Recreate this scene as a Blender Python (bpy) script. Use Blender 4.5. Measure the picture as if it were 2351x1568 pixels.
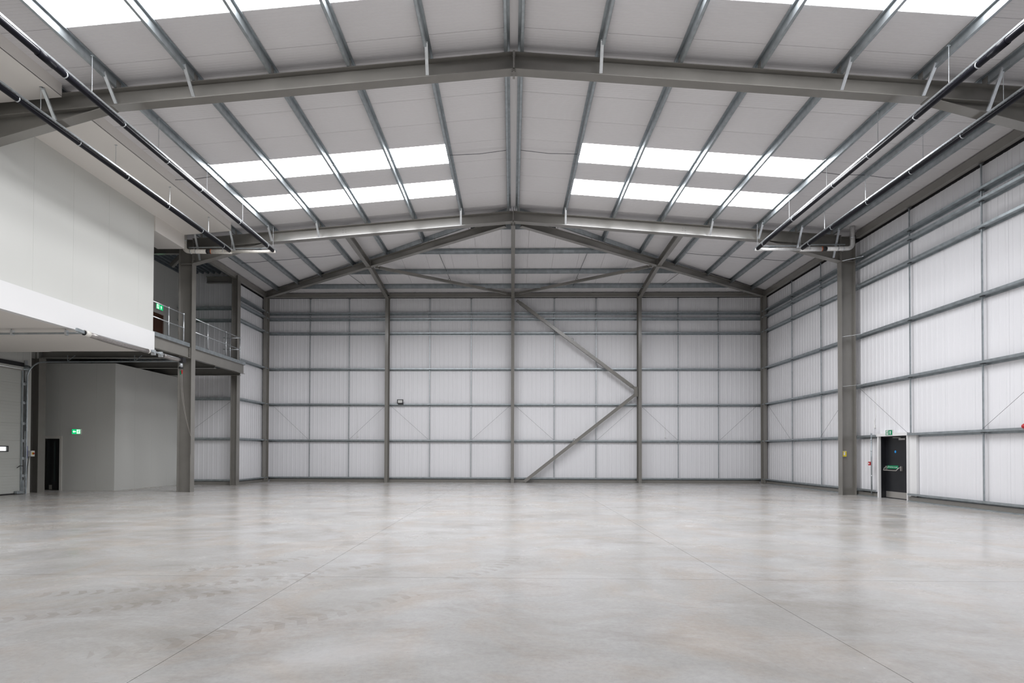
import bpy, math, random
from mathutils import Vector, Matrix

# ------------------------------------------------------------------ reset
for o in list(bpy.data.objects):
    bpy.data.objects.remove(o, do_unlink=True)
SC = bpy.context.scene
COL = SC.collection
random.seed(7)

# ------------------------------------------------------------------ camera
W, H = 2351.0, 1568.0
CAM = Vector((-0.0164, 0.0, 1.5457))
YAW, PITCH, ROLL, FPX, PX, PY = -0.0211, 0.0143, 0.0029, 1352.62, 1147.34, 1020.71
cy, sy = math.cos(YAW), math.sin(YAW)
rgt = Vector((cy, -sy, 0)); fwd = Vector((sy, cy, 0)); up = Vector((0, 0, 1))
cp, sp = math.cos(PITCH), math.sin(PITCH)
fwd, up = fwd * cp + up * sp, up * cp - fwd * sp
cr, sr = math.cos(ROLL), math.sin(ROLL)
rgt, up = rgt * cr + up * sr, up * cr - rgt * sr
cd = bpy.data.cameras.new('camera')
cam = bpy.data.objects.new('camera', cd); COL.objects.link(cam)
m = Matrix.Identity(4)
for i in range(3):
    m[i][0] = rgt[i]; m[i][1] = up[i]; m[i][2] = -fwd[i]; m[i][3] = CAM[i]
cam.matrix_world = m
cd.sensor_fit = 'HORIZONTAL'; cd.sensor_width = 36.0
cd.lens = FPX / W * 36.0
cd.shift_x = -(PX - W / 2) / W
cd.shift_y = (PY - H / 2) / W
cd.clip_start = 0.05; cd.clip_end = 300
SC.camera = cam

# ------------------------------------------------------------------ world, exposure
wd = bpy.data.worlds.new('overcast_sky'); SC.world = wd; wd.use_nodes = True
bg = wd.node_tree.nodes['Background']
bg.inputs[0].default_value = (0.92, 0.95, 1.0, 1); bg.inputs[1].default_value = 1.6
SC.view_settings.view_transform = 'Standard'
SC.view_settings.look = 'None'
SC.view_settings.gamma = 1.0
SC.view_settings.use_curve_mapping = False
SC.view_settings.exposure = 0.0
SC.cycles.use_light_tree = False; SC.cycles.max_bounces = 7; SC.cycles.caustics_reflective = False; SC.cycles.caustics_refractive = False
SKY = 17.8            # daylight strength of the translucent rooflight sheets

# ------------------------------------------------------------------ materials
def nd(nt, t, **kw):
    n = nt.nodes.new(t)
    for k, v in kw.items():
        setattr(n, k, v)
    return n

def mat(name, col, rough=0.5, metal=0.0, var=0.06, scale=3.0, bump=0.0, bscale=60.0, emit=None, spec=0.5, coord='Object', stretch=(1, 1, 1)):
    M = bpy.data.materials.new(name); M.use_nodes = True
    nt = M.node_tree; b = nt.nodes['Principled BSDF']
    b.inputs['Roughness'].default_value = rough; b.inputs['Metallic'].default_value = metal
    b.inputs['Specular IOR Level'].default_value = spec
    tc = nd(nt, 'ShaderNodeTexCoord'); mp = nd(nt, 'ShaderNodeMapping'); mp.inputs['Scale'].default_value = stretch
    nt.links.new(tc.outputs[coord], mp.inputs[0])
    no = nd(nt, 'ShaderNodeTexNoise'); no.inputs['Scale'].default_value = scale; no.inputs['Detail'].default_value = 4 if var > 0.03 else 0
    nt.links.new(mp.outputs[0], no.inputs['Vector'])
    cr_ = nd(nt, 'ShaderNodeValToRGB')
    lo = tuple(c * (1 - var) for c in col) + (1,); hi = tuple(min(1, c * (1 + var)) for c in col) + (1,)
    cr_.color_ramp.elements[0].position = 0.3; cr_.color_ramp.elements[0].color = lo
    cr_.color_ramp.elements[1].position = 0.7; cr_.color_ramp.elements[1].color = hi
    nt.links.new(no.outputs['Fac'], cr_.inputs[0]); nt.links.new(cr_.outputs[0], b.inputs['Base Color'])
    if bump:
        n2 = nd(nt, 'ShaderNodeTexNoise'); n2.inputs['Scale'].default_value = bscale; n2.inputs['Detail'].default_value = 3
        nt.links.new(mp.outputs[0], n2.inputs['Vector'])
        bu = nd(nt, 'ShaderNodeBump'); bu.inputs['Strength'].default_value = bump; bu.inputs['Distance'].default_value = 0.01
        nt.links.new(n2.outputs['Fac'], bu.inputs['Height']); nt.links.new(bu.outputs[0], b.inputs['Normal'])
    if emit:
        b.inputs['Emission Color'].default_value = emit[0] + (1,); b.inputs['Emission Strength'].default_value = emit[1]
    return M

M = {}
M['steel'] = mat('grey_painted_steel', (0.215, 0.206, 0.187), 0.21, 0, 0.05, 2.0, spec=1.0)
M['galv'] = mat('galvanised_steel', (0.42, 0.46, 0.48), 0.38, 0.75, 0.16, 5.0, 0.04, 40)
M['galvb'] = mat('bright_galvanised_tube', (0.66, 0.69, 0.71), 0.3, 0.8, 0.12, 9.0)
M['liner'] = mat('white_wall_liner_sheet', (0.85, 0.85, 0.875), 0.45, 0, 0.015, 0.6)
M['roofw'] = mat('white_roof_liner_sheet', (0.76, 0.745, 0.755), 0.5, 0, 0.025, 0.5)
M['panel'] = mat('pale_grey_wall_board', (0.66, 0.665, 0.635), 0.5, 0, 0.012, 0.7)
M['white'] = mat('white_plasterboard', (0.82, 0.82, 0.82), 0.55, 0, 0.012, 0.8)
M['cream'] = mat('cream_plasterboard', (0.80, 0.765, 0.725), 0.55, 0, 0.012, 0.8)
M['black'] = mat('black_heater_tube', (0.008, 0.008, 0.012), 0.34, 0.0, 0.2, 8.0, spec=0.11)
M['dark'] = mat('dark_rubber_and_shade', (0.02, 0.02, 0.022), 0.5, 0, 0.2, 8)
M['blackdoor'] = mat('black_door_paint', (0.012, 0.013, 0.016), 0.4, 0, 0.15, 4, 0.03, 200)
M['foil'] = mat('silver_insulation_foil', (0.80, 0.80, 0.79), 0.35, 0.35, 0.1, 14, 0.5, 26)
M['foilc'] = mat('cream_insulation_wrap', (0.74, 0.71, 0.65), 0.5, 0.05, 0.1, 14, 0.5, 26)
M['duct'] = mat('dull_spring_steel', (0.33, 0.31, 0.30), 0.34, 0.6, 0.15, 20, 0.1, 80)
M['sdoor'] = mat('pale_sectional_door_skin', (0.60, 0.615, 0.58), 0.5, 0, 0.015, 1.0)
M['deck'] = mat('dark_galvanised_deck', (0.22, 0.25, 0.28), 0.4, 0.7, 0.15, 5.0)
M['red'] = mat('red_plastic', (0.50, 0.015, 0.02), 0.35, 0, 0.05, 6)
M['yellow'] = mat('yellow_plastic', (0.78, 0.62, 0.02), 0.4, 0, 0.05, 6)
M['wplastic'] = mat('white_plastic', (0.82, 0.82, 0.80), 0.35, 0, 0.02, 6)
M['blue'] = mat('blue_sign_disc', (0.02, 0.30, 0.75), 0.4, 0, 0.03, 6)
M['green'] = mat('green_sign', (0.0, 0.26, 0.11), 0.4, 0, 0.03, 6)
M['greenlit'] = mat('lit_green_sign', (0.0, 0.42, 0.15), 0.4, 0, 0.02, 6, emit=((0.0, 0.75, 0.22), 0.75))
M['whitelit'] = mat('lit_white_symbol', (0.85, 0.9, 0.87), 0.4, 0, 0.02, 6, emit=((0.85, 1.0, 0.92), 1.0))
M['inox'] = mat('brushed_stainless', (0.52, 0.50, 0.47), 0.35, 0.7, 0.06, 30, stretch=(1, 1, 12))
M['wood'] = mat('brown_wood_door', (0.10, 0.032, 0.012), 0.4, 0, 0.35, 7, stretch=(8, 8, 0.6))
M['frame'] = mat('pale_painted_frame', (0.74, 0.72, 0.67), 0.45, 0, 0.02, 3)
M['greyglass'] = mat('dark_door_glass', (0.04, 0.06, 0.06), 0.08, 0, 0.05, 3)
M['lampglass'] = mat('frosted_lamp_glass', (0.72, 0.72, 0.70), 0.25, 0, 0.02, 5)
M['rod'] = mat('dark_tie_rod', (0.10, 0.105, 0.11), 0.45, 0.5, 0.1, 8)
M['orange'] = mat('orange_seal', (0.55, 0.13, 0.03), 0.5, 0, 0.05, 8)
M['bluecable'] = mat('blue_cable', (0.02, 0.03, 0.30), 0.4, 0, 0.05, 8)
M['subbase'] = mat('dark_joint_filler', (0.16, 0.155, 0.15), 0.8, 0, 0.1, 4)
M['sky'] = mat('daylit_translucent_sheet', (0.9, 0.9, 0.9), 0.5, 0, 0.01, 1.0, emit=((0.985, 0.992, 1.02), SKY))
g = bpy.data.materials.new('clear_vision_pane'); g.use_nodes = True
_b = g.node_tree.nodes['Principled BSDF']; _b.inputs['Transmission Weight'].default_value = 1.0
_b.inputs['Roughness'].default_value = 0.05; _b.inputs['IOR'].default_value = 1.02
M['glass'] = g

def floor_mat():
    F = bpy.data.materials.new('polished_concrete'); F.use_nodes = True
    nt = F.node_tree; L = nt.links.new; b = nt.nodes['Principled BSDF']
    geo = nd(nt, 'ShaderNodeNewGeometry')
    def noise(scale, det=5, rough=0.55, st=(1, 1, 1), dist=0.0):
        mp = nd(nt, 'ShaderNodeMapping'); mp.inputs['Scale'].default_value = st
        L(geo.outputs['Position'], mp.inputs[0])
        n = nd(nt, 'ShaderNodeTexNoise'); n.inputs['Scale'].default_value = scale; n.inputs['Detail'].default_value = det
        n.inputs['Roughness'].default_value = rough; n.inputs['Distortion'].default_value = dist
        L(mp.outputs[0], n.inputs['Vector']); return n.outputs['Fac']
    def ramp(src, p0, c0, p1, c1):
        r = nd(nt, 'ShaderNodeValToRGB'); e = r.color_ramp.elements
        e[0].position = p0; e[0].color = c0; e[1].position = p1; e[1].color = c1
        L(src, r.inputs[0]); return r.outputs[0]
    def mix(fac, a, c, mode='MIX'):
        x = nd(nt, 'ShaderNodeMix', data_type='RGBA', blend_type=mode)
        if isinstance(fac, float): x.inputs[0].default_value = fac
        else: L(fac, x.inputs[0])
        for i, s in ((6, a), (7, c)):
            if isinstance(s, tuple): x.inputs[i].default_value = s
            else: L(s, x.inputs[i])
        return x.outputs[2]
    def math_(op, a, c=0.0, d=None):
        x = nd(nt, 'ShaderNodeMath', operation=op)
        for i, s in enumerate((a, c) if d is None else (a, c, d)):
            if isinstance(s, (int, float)): x.inputs[i].default_value = s
            else: L(s, x.inputs[i])
        return x.outputs[0]
    base = ramp(noise(0.35, 4, 0.6, (1, 0.8, 1), 0.6), 0.3, (0.42, 0.405, 0.383, 1), 0.7, (0.495, 0.49, 0.482, 1))
    warm = ramp(noise(0.8, 6, 0.66, (1, 0.8, 1), 0.8), 0.46, (0, 0, 0, 1), 0.66, (1, 1, 1, 1))
    base = mix(math_('MULTIPLY', warm, 0.65), base, (0.465, 0.40, 0.34, 1))
    scuff = ramp(noise(0.9, 7, 0.66, (0.75, 1.25, 1), 0.9), 0.46, (0, 0, 0, 1), 0.80, (1, 1, 1, 1))
    base = mix(math_('MULTIPLY', scuff, 0.75), base, (0.60, 0.60, 0.61, 1))
    dk = ramp(noise(0.55, 6, 0.68, (0.8, 1.0, 1), 0.5), 0.52, (0, 0, 0, 1), 0.74, (1, 1, 1, 1))
    base = mix(math_('MULTIPLY', dk, 0.8), base, (0.30, 0.272, 0.24, 1))
    # tyre marks left by a turning machine: chevron blocks along circular bands
    sep = nd(nt, 'ShaderNodeSeparateXYZ'); L(geo.outputs['Position'], sep.inputs[0])
    tot = None
    for (cx, cyy, R, wdt, a0, a1, fr) in ((-5.05, 9.75, 2.26, 0.11, -1.25, 0.95, 42), (-2.35, 9.0, 2.35, 0.11, -0.85, 0.15, 42),
                                         (-6.6, 12.6, 6.5, 0.11, -1.35, -0.75, 120), (-6.2, 9.6, 5.95, 0.15, -1.05, -0.55, 92), (-8.0, 11.2, 6.75, 0.11, -1.15, -0.6, 125)):
        dx = math_('SUBTRACT', sep.outputs[0], cx); dy = math_('SUBTRACT', sep.outputs[1], cyy)
        rr = math_('SQRT', math_('ADD', math_('MULTIPLY', dx, dx), math_('MULTIPLY', dy, dy)))
        dr = math_('ABSOLUTE', math_('SUBTRACT', rr, R))
        inb = math_('LESS_THAN', dr, wdt)
        ang = math_('ARCTAN2', dy, dx)
        ina = math_('MULTIPLY', math_('GREATER_THAN', ang, a0), math_('LESS_THAN', ang, a1))
        ph = math_('SINE', math_('ADD', math_('MULTIPLY', ang, fr * 2.0), math_('MULTIPLY', dr, 14.0)))
        blk = math_('GREATER_THAN', ph, 0.1)
        t = math_('MULTIPLY', math_('MULTIPLY', inb, ina), blk)
        tot = t if tot is None else math_('MAXIMUM', tot, t)
    fade = ramp(noise(1.6, 4, 0.6), 0.30, (0, 0, 0, 1), 0.62, (1, 1, 1, 1))
    base = mix(math_('MULTIPLY', math_('MULTIPLY', tot, fade), 0.42), base, (0.27, 0.235, 0.20, 1))
    fine = ramp(noise(20, 4, 0.75), 0.35, (0.92, 0.92, 0.92, 1), 0.6, (1.02, 1.02, 1.02, 1))
    base = mix(1.0, base, fine, 'MULTIPLY')
    pit = ramp(noise(48, 2, 0.5), 0.715, (1, 1, 1, 1), 0.76, (0.62, 0.6, 0.58, 1))
    base = mix(0.8, base, pit, 'MULTIPLY')
    L(base, b.inputs['Base Color'])
    ro = ramp(noise(0.8, 4, 0.65, (0.7, 1.1, 1), 0.6), 0.3, (0.15, 0.15, 0.15, 1), 0.7, (0.32, 0.32, 0.32, 1))
    L(ro, b.inputs['Roughness'])
    b.inputs['Specular IOR Level'].default_value = 0.75
    bu = nd(nt, 'ShaderNodeBump'); bu.inputs['Strength'].default_value = 0.10; bu.inputs['Distance'].default_value = 0.004
    L(noise(7, 3, 0.6), bu.inputs['Height']); L(bu.outputs[0], b.inputs['Normal'])
    return F
M['floor'] = floor_mat()
for k_ in ('greenlit', 'whitelit'): M[k_].cycles.emission_sampling = 'NONE'
M['sky'].cycles.emission_sampling = 'FRONT'

# ------------------------------------------------------------------ mesh helpers
class MB:
    def __init__(s): s.v = []; s.f = []
    def poly(s, vs, fs):
        n = len(s.v); s.v += [Vector(v) for v in vs]; s.f += [tuple(i + n for i in f) for f in fs]; return s
    def box(s, x0, x1, y0, y1, z0, z1):
        vs = [(x, y, z) for z in (z0, z1) for y in (y0, y1) for x in (x0, x1)]
        return s.poly(vs, [(0, 2, 3, 1), (4, 5, 7, 6), (0, 1, 5, 4), (2, 6, 7, 3), (0, 4, 6, 2), (1, 3, 7, 5)])
    def bar(s, p, q, a, b, up=(0, 0, 1), oa=0.0, ob=0.0):
        """box from p to q; a = size sideways, b = size along up; oa/ob shift the section"""
        p = Vector(p); q = Vector(q); d = (q - p).normalized(); u = Vector(up)
        sd = d.cross(u).normalized(); u = sd.cross(d).normalized()
        vs = []
        for e in (p, q):
            for i, j in ((-1, -1), (1, -1), (1, 1), (-1, 1)):
                vs.append(e + sd * (i * a / 2 + oa) + u * (j * b / 2 + ob))
        return s.poly(vs, [(0, 1, 2, 3), (7, 6, 5, 4), (0, 4, 5, 1), (1, 5, 6, 2), (2, 6, 7, 3), (3, 7, 4, 0)])
    def tube(s, pts, r, n=10, cap=True):
        pts = [Vector(p) for p in pts]; rings = []; prev = None
        for i, p in enumerate(pts):
            d = (pts[min(i + 1, len(pts) - 1)] - pts[max(i - 1, 0)]).normalized()
            if prev is None:
                a = Vector((0, 0, 1)) if abs(d.z) < 0.9 else Vector((1, 0, 0))
            else: a = prev
            u = (a - d * a.dot(d)).normalized(); w = d.cross(u); prev = u
            rr = r[i] if isinstance(r, (list, tuple)) else r
            rings.append([p + (u * math.cos(2 * math.pi * k / n) + w * math.sin(2 * math.pi * k / n)) * rr for k in range(n)])
        base = len(s.v)
        for rg in rings: s.v += rg
        for i in range(len(rings) - 1):
            for k in range(n):
                a0 = base + i * n + k; a1 = base + i * n + (k + 1) % n
                s.f.append((a0, a1, a1 + n, a0 + n))
        if cap:
            s.f.append(tuple(base + k for k in reversed(range(n))))
            s.f.append(tuple(base + (len(rings) - 1) * n + k for k in range(n)))
        return s
    def prism(s, outline, axis, a, b):
        """outline = 2D points; axis 'x': (y,z), 'y': (x,z), 'z': (x,y)"""
        def P(p, t): return {'x': (t, p[0], p[1]), 'y': (p[0], t, p[1]), 'z': (p[0], p[1], t)}[axis]
        n = len(outline)
        vs = [P(p, a) for p in outline] + [P(p, b) for p in outline]
        fs = [tuple(reversed(range(n))), tuple(range(n, 2 * n))]
        fs += [(i, (i + 1) % n, n + (i + 1) % n, n + i) for i in range(n)]
        return s.poly(vs, fs)
    def ruled(s, A, B, thick):
        """A[i],B[i] = the two ends of profile line i (inside face); thick = vector to the back"""
        n = len(A); T = Vector(thick)
        base = len(s.v)
        s.v += [Vector(p) for p in A] + [Vector(p) for p in B]
        bk = [Vector(A[0]) + T, Vector(A[-1]) + T, Vector(B[0]) + T, Vector(B[-1]) + T]
        s.v += bk; o = base + 2 * n
        for i in range(n - 1): s.f.append((base + i, base + i + 1, base + n + i + 1, base + n + i))
        s.f.append((o, o + 2, o + 3, o + 1))
        s.f.append((base, base + n, o + 2, o)); s.f.append((base + n - 1, o + 1, o + 3, base + 2 * n - 1))
        s.f.append(tuple([o] + [o + 1] + [base + i for i in reversed(range(n))]))
        s.f.append(tuple([o + 3] + [o + 2] + [base + n + i for i in range(n)]))
        return s
    def build(s, name, mt, parent=None, smooth=False):
        off = parent.location.copy() if parent else Vector((0, 0, 0))
        p = parent
        while p is not None and p.parent is not None:
            p = p.parent; off += p.location
        me = bpy.data.meshes.new(name)
        me.from_pydata([tuple(v - off) for v in s.v], [], s.f)
        import bmesh
        bm = bmesh.new(); bm.from_mesh(me); bmesh.ops.recalc_face_normals(bm, faces=bm.faces); bm.to_mesh(me); bm.free()
        if smooth:
            for f in me.polygons: f.use_smooth = len(f.vertices) == 4
        me.materials.append(M[mt])
        o = bpy.data.objects.new(name, me); COL.objects.link(o)
        if parent: o.parent = parent
        return o

def tag(o, label, cat, group=None):
    o['label'] = label; o['category'] = cat; o['kind'] = 'thing'
    if group: o['group'] = group
    return o
def thing(name, label, cat, loc=(0, 0, 0), group=None):
    o = bpy.data.objects.new(name, None); o.location = loc; o.empty_display_size = 0.2; COL.objects.link(o)
    return tag(o, label, cat, group)
def struct(name, label=None, loc=(0, 0, 0)):
    o = bpy.data.objects.new(name, None); o.location = loc; COL.objects.link(o)
    o['kind'] = 'structure'
    if label: o['label'] = label
    return o
def smark(o, label=None):
    o['kind'] = 'structure'
    if label: o['label'] = label
    return o

# ------------------------------------------------------------------ main dimensions (metres)
S = 0.0813                      # roof fall per metre
ZB, ZT, ZS = 10.4415, 10.843, 11.05   # underside / top of rafter and inside of roof sheet, at the ridge
D1, P1, P2, P3, P4 = 30.61, 22.609, 13.645, 4.68, -4.28   # end wall posts, portal centre lines
XE, YE = 13.17, 31.22           # inside face of side and end wall sheets
YB = -6.0                       # rear wall
HIPK = (YE + 0.05 - P1) / 13.30
SH = S * 13.30 / (YE + 0.05 - P1)   # fall of the hip slope
def zmain(x, z0=ZS): return z0 - S * abs(x)
def zhip(y, z0=ZS): return z0 - SH * (y - P1)
PUR = [0.16, 1.97, 3.82, 5.65, 7.46, 9.30, 10.75, 12.10]
MOD = 1.1635
GIRTS = [0.20, 2.17, 4.08, 5.96, 7.86, 8.62, 8.92]
ORD = ['lowest', 'second', 'third', 'fourth', 'fifth', 'sixth', 'topmost']
NTH = ['first', 'second', 'third', 'fourth', 'fifth', 'sixth', 'seventh', 'eighth']
SIDE = {-1: 'gallery side', 1: 'escape-door side'}

# ------------------------------------------------------------------ floor
fl = MB().box(-19.7, 13.6, YB - 0.3, 31.6, -0.30, -0.012).build('floor', 'subbase')
smark(fl, 'polished grey concrete floor with saw-cut joints')
xs = [-19.6, -13.15, -7.87, -2.59, 2.70, 7.98, 13.4]; ys = [YB - 0.1, -1.66, 7.305, 16.27, 25.2, 31.4]
for i in range(6):
    for j in range(5):
        gp = 0.003
        MB().box(xs[i] + gp, xs[i + 1] - gp, ys[j] + gp, ys[j + 1] - gp, -0.012, 0.0).build('floor_slab', 'floor', fl)

# ------------------------------------------------------------------ wall liner panels
def wall_profile(w):
    """(distance along, depth towards the room) over one sheet with five shallow ribs"""
    pts = [(0.0, -0.012), (0.006, 0.0)]
    n = max(1, round(w / (MOD / 5))); p = w / n
    for k in range(n):
        c = (k + 0.5) * p
        pts += [(c - 0.030, 0.0), (c - 0.016, 0.010), (c + 0.016, 0.010), (c + 0.030, 0.0)]
    pts += [(w - 0.006, 0.0), (w, -0.012)]
    return pts
def wall_sheets(parent, p0, dirv, nrm, length, z0, z1, start=0.0, name='wall_panel', mt='liner', flat=False, module=MOD):
    """vertical sheets from p0 along dirv; nrm points into the room; z1 may be a function of distance"""
    dv = Vector(dirv); nv = Vector(nrm); t = 0.0; first = True
    while t < length - 0.01:
        w = (module - start) if first and start else module
        first = False
        w = min(w, length - t)
        if flat: prof = [(0, -0.006), (0.004, 0.0), (w - 0.004, 0.0), (w, -0.006)]
        else: prof = wall_profile(w)
        A = []; B = []
        for d, h in prof:
            q = Vector(p0) + dv * (t + d) + nv * h
            zz = z1(t + d) if callable(z1) else z1
            A.append((q.x, q.y, z0)); B.append((q.x, q.y, zz))
        MB().ruled(A, B, tuple(-nv * 0.08)).build(name, mt, parent)
        t += w

wf = struct('wall_far', 'white ribbed sheet end wall')
wall_sheets(wf, (-XE, YE, 0), (1, 0, 0), (0, -1, 0), 2 * XE, 0.0, 9.78, 0.35)
wr = struct('wall_right', 'white ribbed sheet side wall with escape door')
DY0, DY1, DZ = 19.75, 21.26, 2.17      # escape door opening
wall_sheets(wr, (XE, DY1, 0), (0, 1, 0), (-1, 0, 0), YE - DY1, 0.0, 9.64, 0.5)
wall_sheets(wr, (XE, DY0, DZ), (0, 1, 0), (-1, 0, 0), DY1 - DY0, DZ, 9.64, 0.4)
wall_sheets(wr, (XE, YB, 0), (0, 1, 0), (-1, 0, 0), DY0 - YB, 0.0, 9.64, 1.1635 - (18.2 - YB) % MOD)
RY = 27.86                             # return wall of the side annexe
wl = struct('wall_left', 'white ribbed sheet side wall between stepped corner and end wall')
wall_sheets(wl, (-XE, RY, 0), (0, 1, 0), (1, 0, 0), YE - RY, 0.0, 9.64, 0.6)
wt = struct('wall_return', 'white ribbed sheet wall behind the gallery end')
wall_sheets(wt, (-16.0, RY, 0), (1, 0, 0), (0, -1, 0), 16.0 - XE - 0.0, 0.0, 10.30, 0.3)
wo = struct('wall_outer', 'pale outer wall holding the sectional door')
SD0, SD1, SDZ = 16.35, 21.24, 4.56     # sectional door opening
for a, b_, z0 in ((YB, SD0, 0), (SD1, 21.55, 0), (SD0, SD1, SDZ + 0.02)):
    wall_sheets(wo, (-18.0, a, z0), (0, 1, 0), (1, 0, 0), b_ - a, z0, 10.30, 0, mt='panel', flat=True)
wall_sheets(wo, (-18.45, 21.55, 0), (0, 1, 0), (1, 0, 0), 0.85, 0, 10.30, 0, mt='panel', flat=True)
wall_sheets(wo, (-19.4, 22.40, 0), (0, 1, 0), (1, 0, 0), RY - 22.40, 0, 10.30, 0, mt='panel', flat=True)
MB().box(-19.48, -18.37, 22.32, 22.40, 0, 10.3).build('wall_panel', 'panel', wo)
MB().box(-18.53, -18.0, 21.55, 21.62, 0, 10.3).build('wall_panel', 'panel', wo)
MB().box(-19.48, -16.0, RY, RY + 0.08, 0, 10.3).build('wall_panel', 'panel', wo)
wb = struct('wall_rear', 'white ribbed sheet rear wall')
wall_sheets(wb, (-18.1, YB, 0), (1, 0, 0), (0, 1, 0), 31.3, 0.0, 11.1, 0)

# dark strips whose colour stands for the shadowed eaves gap above the wall sheets
for n_, (bx, lab) in enumerate((((-XE, XE, YE + 0.01, YE + 0.08, 9.78, zhip(YE) + 0.06), 'dark strip painted as the shadowed eaves gap above the end wall sheets'),
                                ((XE + 0.01, XE + 0.08, YB, YE + 0.08, 9.64, zmain(XE) + 0.06), 'dark strip painted as the shadowed eaves gap above the escape-door wall sheets'),
                                ((-XE - 0.08, -XE - 0.01, RY, YE + 0.08, 9.64, zmain(XE) + 0.06), 'dark strip painted as the shadowed eaves gap above the short wall sheets'))):
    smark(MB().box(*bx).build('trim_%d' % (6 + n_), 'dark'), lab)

# lower room and upper office walls
wp = struct('wall_store', 'pale board walls of the room below the gallery')
LD0, LD1, LDZ = -18.85, -18.10, 2.13
FY = 23.25
wall_sheets(wp, (-18.10, FY, 0), (1, 0, 0), (0, -1, 0), 2.18, 0, 5.10, 0, 'wall_board', 'panel', True, 1.42)
wall_sheets(wp, (-19.38, FY, LDZ), (1, 0, 0), (0, -1, 0), 1.28, LDZ, 5.10, 0, 'wall_board', 'panel', True, 1.16)
wall_sheets(wp, (-15.92, FY + 0.081, 0), (0, 1, 0), (1, 0, 0), RY - 0.101 - FY, 0, 5.10, 0, 'wall_board', 'panel', True, 1.16)
MB().box(-19.4, -15.95, FY + 0.02, RY - 0.02, 5.02, 5.08).build('room_lid', 'panel', wp)
wu = struct('wall_gallery', 'pale board wall along the back of the gallery')
GD0, GD1, GDZ = 25.62, 26.62, 7.84     # wooden door on the gallery
wall_sheets(wu, (-16.0, 19.9, 5.6), (0, 1, 0), (1, 0, 0), GD0 - 19.9, 5.6, 10.30, 0, 'wall_board', 'panel', True, 1.16)
wall_sheets(wu, (-16.0, GD1, 5.6), (0, 1, 0), (1, 0, 0), RY - GD1, 5.6, 10.30, 0, 'wall_board', 'panel', True, 1.3)
wall_sheets(wu, (-16.0, GD0, GDZ), (0, 1, 0), (1, 0, 0), GD1 - GD0, GDZ, 10.30, 0, 'wall_board', 'panel', True, 1.3)
# projecting office box
wx = struct('wall_office', 'projecting pale board office wall with white lower band')
BY = 20.02
def board(y0, y1):
    prof = [(y0, -0.006), (y0 + 0.004, 0), (y1 - 0.004, 0), (y1, -0.006)]
    MB().ruled([(-12.42 + h, y, 5.69) for y, h in prof], [(-12.42 + h, y, 9.73) for y, h in prof], (-0.08, 0, 0)).build('wall_board', 'panel', wx)
js = [YB + 0.02, -3.7, -2.3, -0.85, 0.6, 2.05, 3.5, 4.95, 6.4, 7.85, 9.3, 10.7, 12.1, 13.5, 14.907, 16.295, 17.76, 19.195, BY]
for a, b_ in zip(js[:-1], js[1:]): board(a, b_)
MB().box(-12.55, -12.37, YB + 0.02, BY + 0.01, 5.0, 5.69).build('lower_band', 'white', wx)
MB().box(-16.0, -12.51, BY - 0.09, BY - 0.005, 5.0, 9.7).build('end_board', 'panel', wx)
sf = MB().box(-17.99, -12.551, YB + 0.02, BY, 5.0, 5.08).build('soffit_office', 'cream'); smark(sf, 'cream plasterboard soffit under the office box')
# boxed casing and sloping plasterboard ceiling beside the office
CY_, CX_, EX_ = 21.83, -12.38, -10.61
ca = MB().box(-13.4, CX_, BY + 0.0, CY_, 9.20, 9.74).build('trim_1', 'cream'); smark(ca, 'cream boxed bulkhead over the gallery opening')
mb = MB()
def ceil_piece(y0, y1):
    mb.poly([(EX_, y0, 9.87), (EX_, y1, 9.87), (-13.4, y1, 9.87 - S * 2.79), (-13.4, y0, 9.87 - S * 2.79),
             (EX_, y0, 9.90), (EX_, y1, 9.90), (-13.4, y1, 9.90 - S * 2.79), (-13.4, y0, 9.90 - S * 2.79)],
            [(0, 3, 2, 1), (4, 5, 6, 7), (0, 1, 5, 4), (1, 2, 6, 5), (2, 3, 7, 6), (3, 0, 4, 7)])
    mb.box(EX_ - 0.03, EX_, y0, y1, 9.885, zmain(EX_) + 0.01)
ceil_piece(P2 + 0.16, CY_); ceil_piece(P3 + 0.16, P2 - 0.15); ceil_piece(P4 + 0.16, P3 - 0.15); ceil_piece(YB + 0.02, P4 - 0.15)
cp_ = mb.build('ceiling_board', 'cream'); smark(cp_, 'cream sloping plasterboard ceiling beside the office')

# ------------------------------------------------------------------ roof
rf = struct('ceiling', 'white ribbed roof liner sheets')
def roof_profile(w, n=14):
    pts = [(0.0, 0.022), (0.009, 0.0)]
    p = w / n
    for k in range(n):
        c = (k + 0.5) * p
        if 0.03 < c < w - 0.03:
            pts += [(c - 0.016, 0.0), (c - 0.010, 0.0035), (c + 0.010, 0.0035), (c + 0.016, 0.0)]
    return pts + [(w - 0.009, 0.0), (w, 0.022)]
def xh(y): return max(0.0, (y - P1) / HIPK)
def main_sheet(sg, y0, y1, xa, xb, hip=False):
    A = []; B = []
    for d, h in roof_profile(y1 - y0):
        y = y0 + d
        x0 = max(xa, xh(y)) if hip else xa
        x0 = min(x0, xb - 0.001)
        A.append((sg * x0, y, zmain(x0) + h)); B.append((sg * xb, y, zmain(xb) + h))
    MB().ruled(A, B, (0, 0, 0.09)).build('roof_sheet', 'roofw', rf)
edges = sorted([17.66 + MOD * k for k in range(-21, 13)])
edges = [e for e in edges if YB < e < YE] ; edges = [YB] + edges + [YE + 0.05]
SKYS = [17.66, 17.66 + 2 * MOD, 17.66 - 6 * MOD, 17.66 - 8 * MOD]
XW = 13.30
nwin = 0
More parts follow.
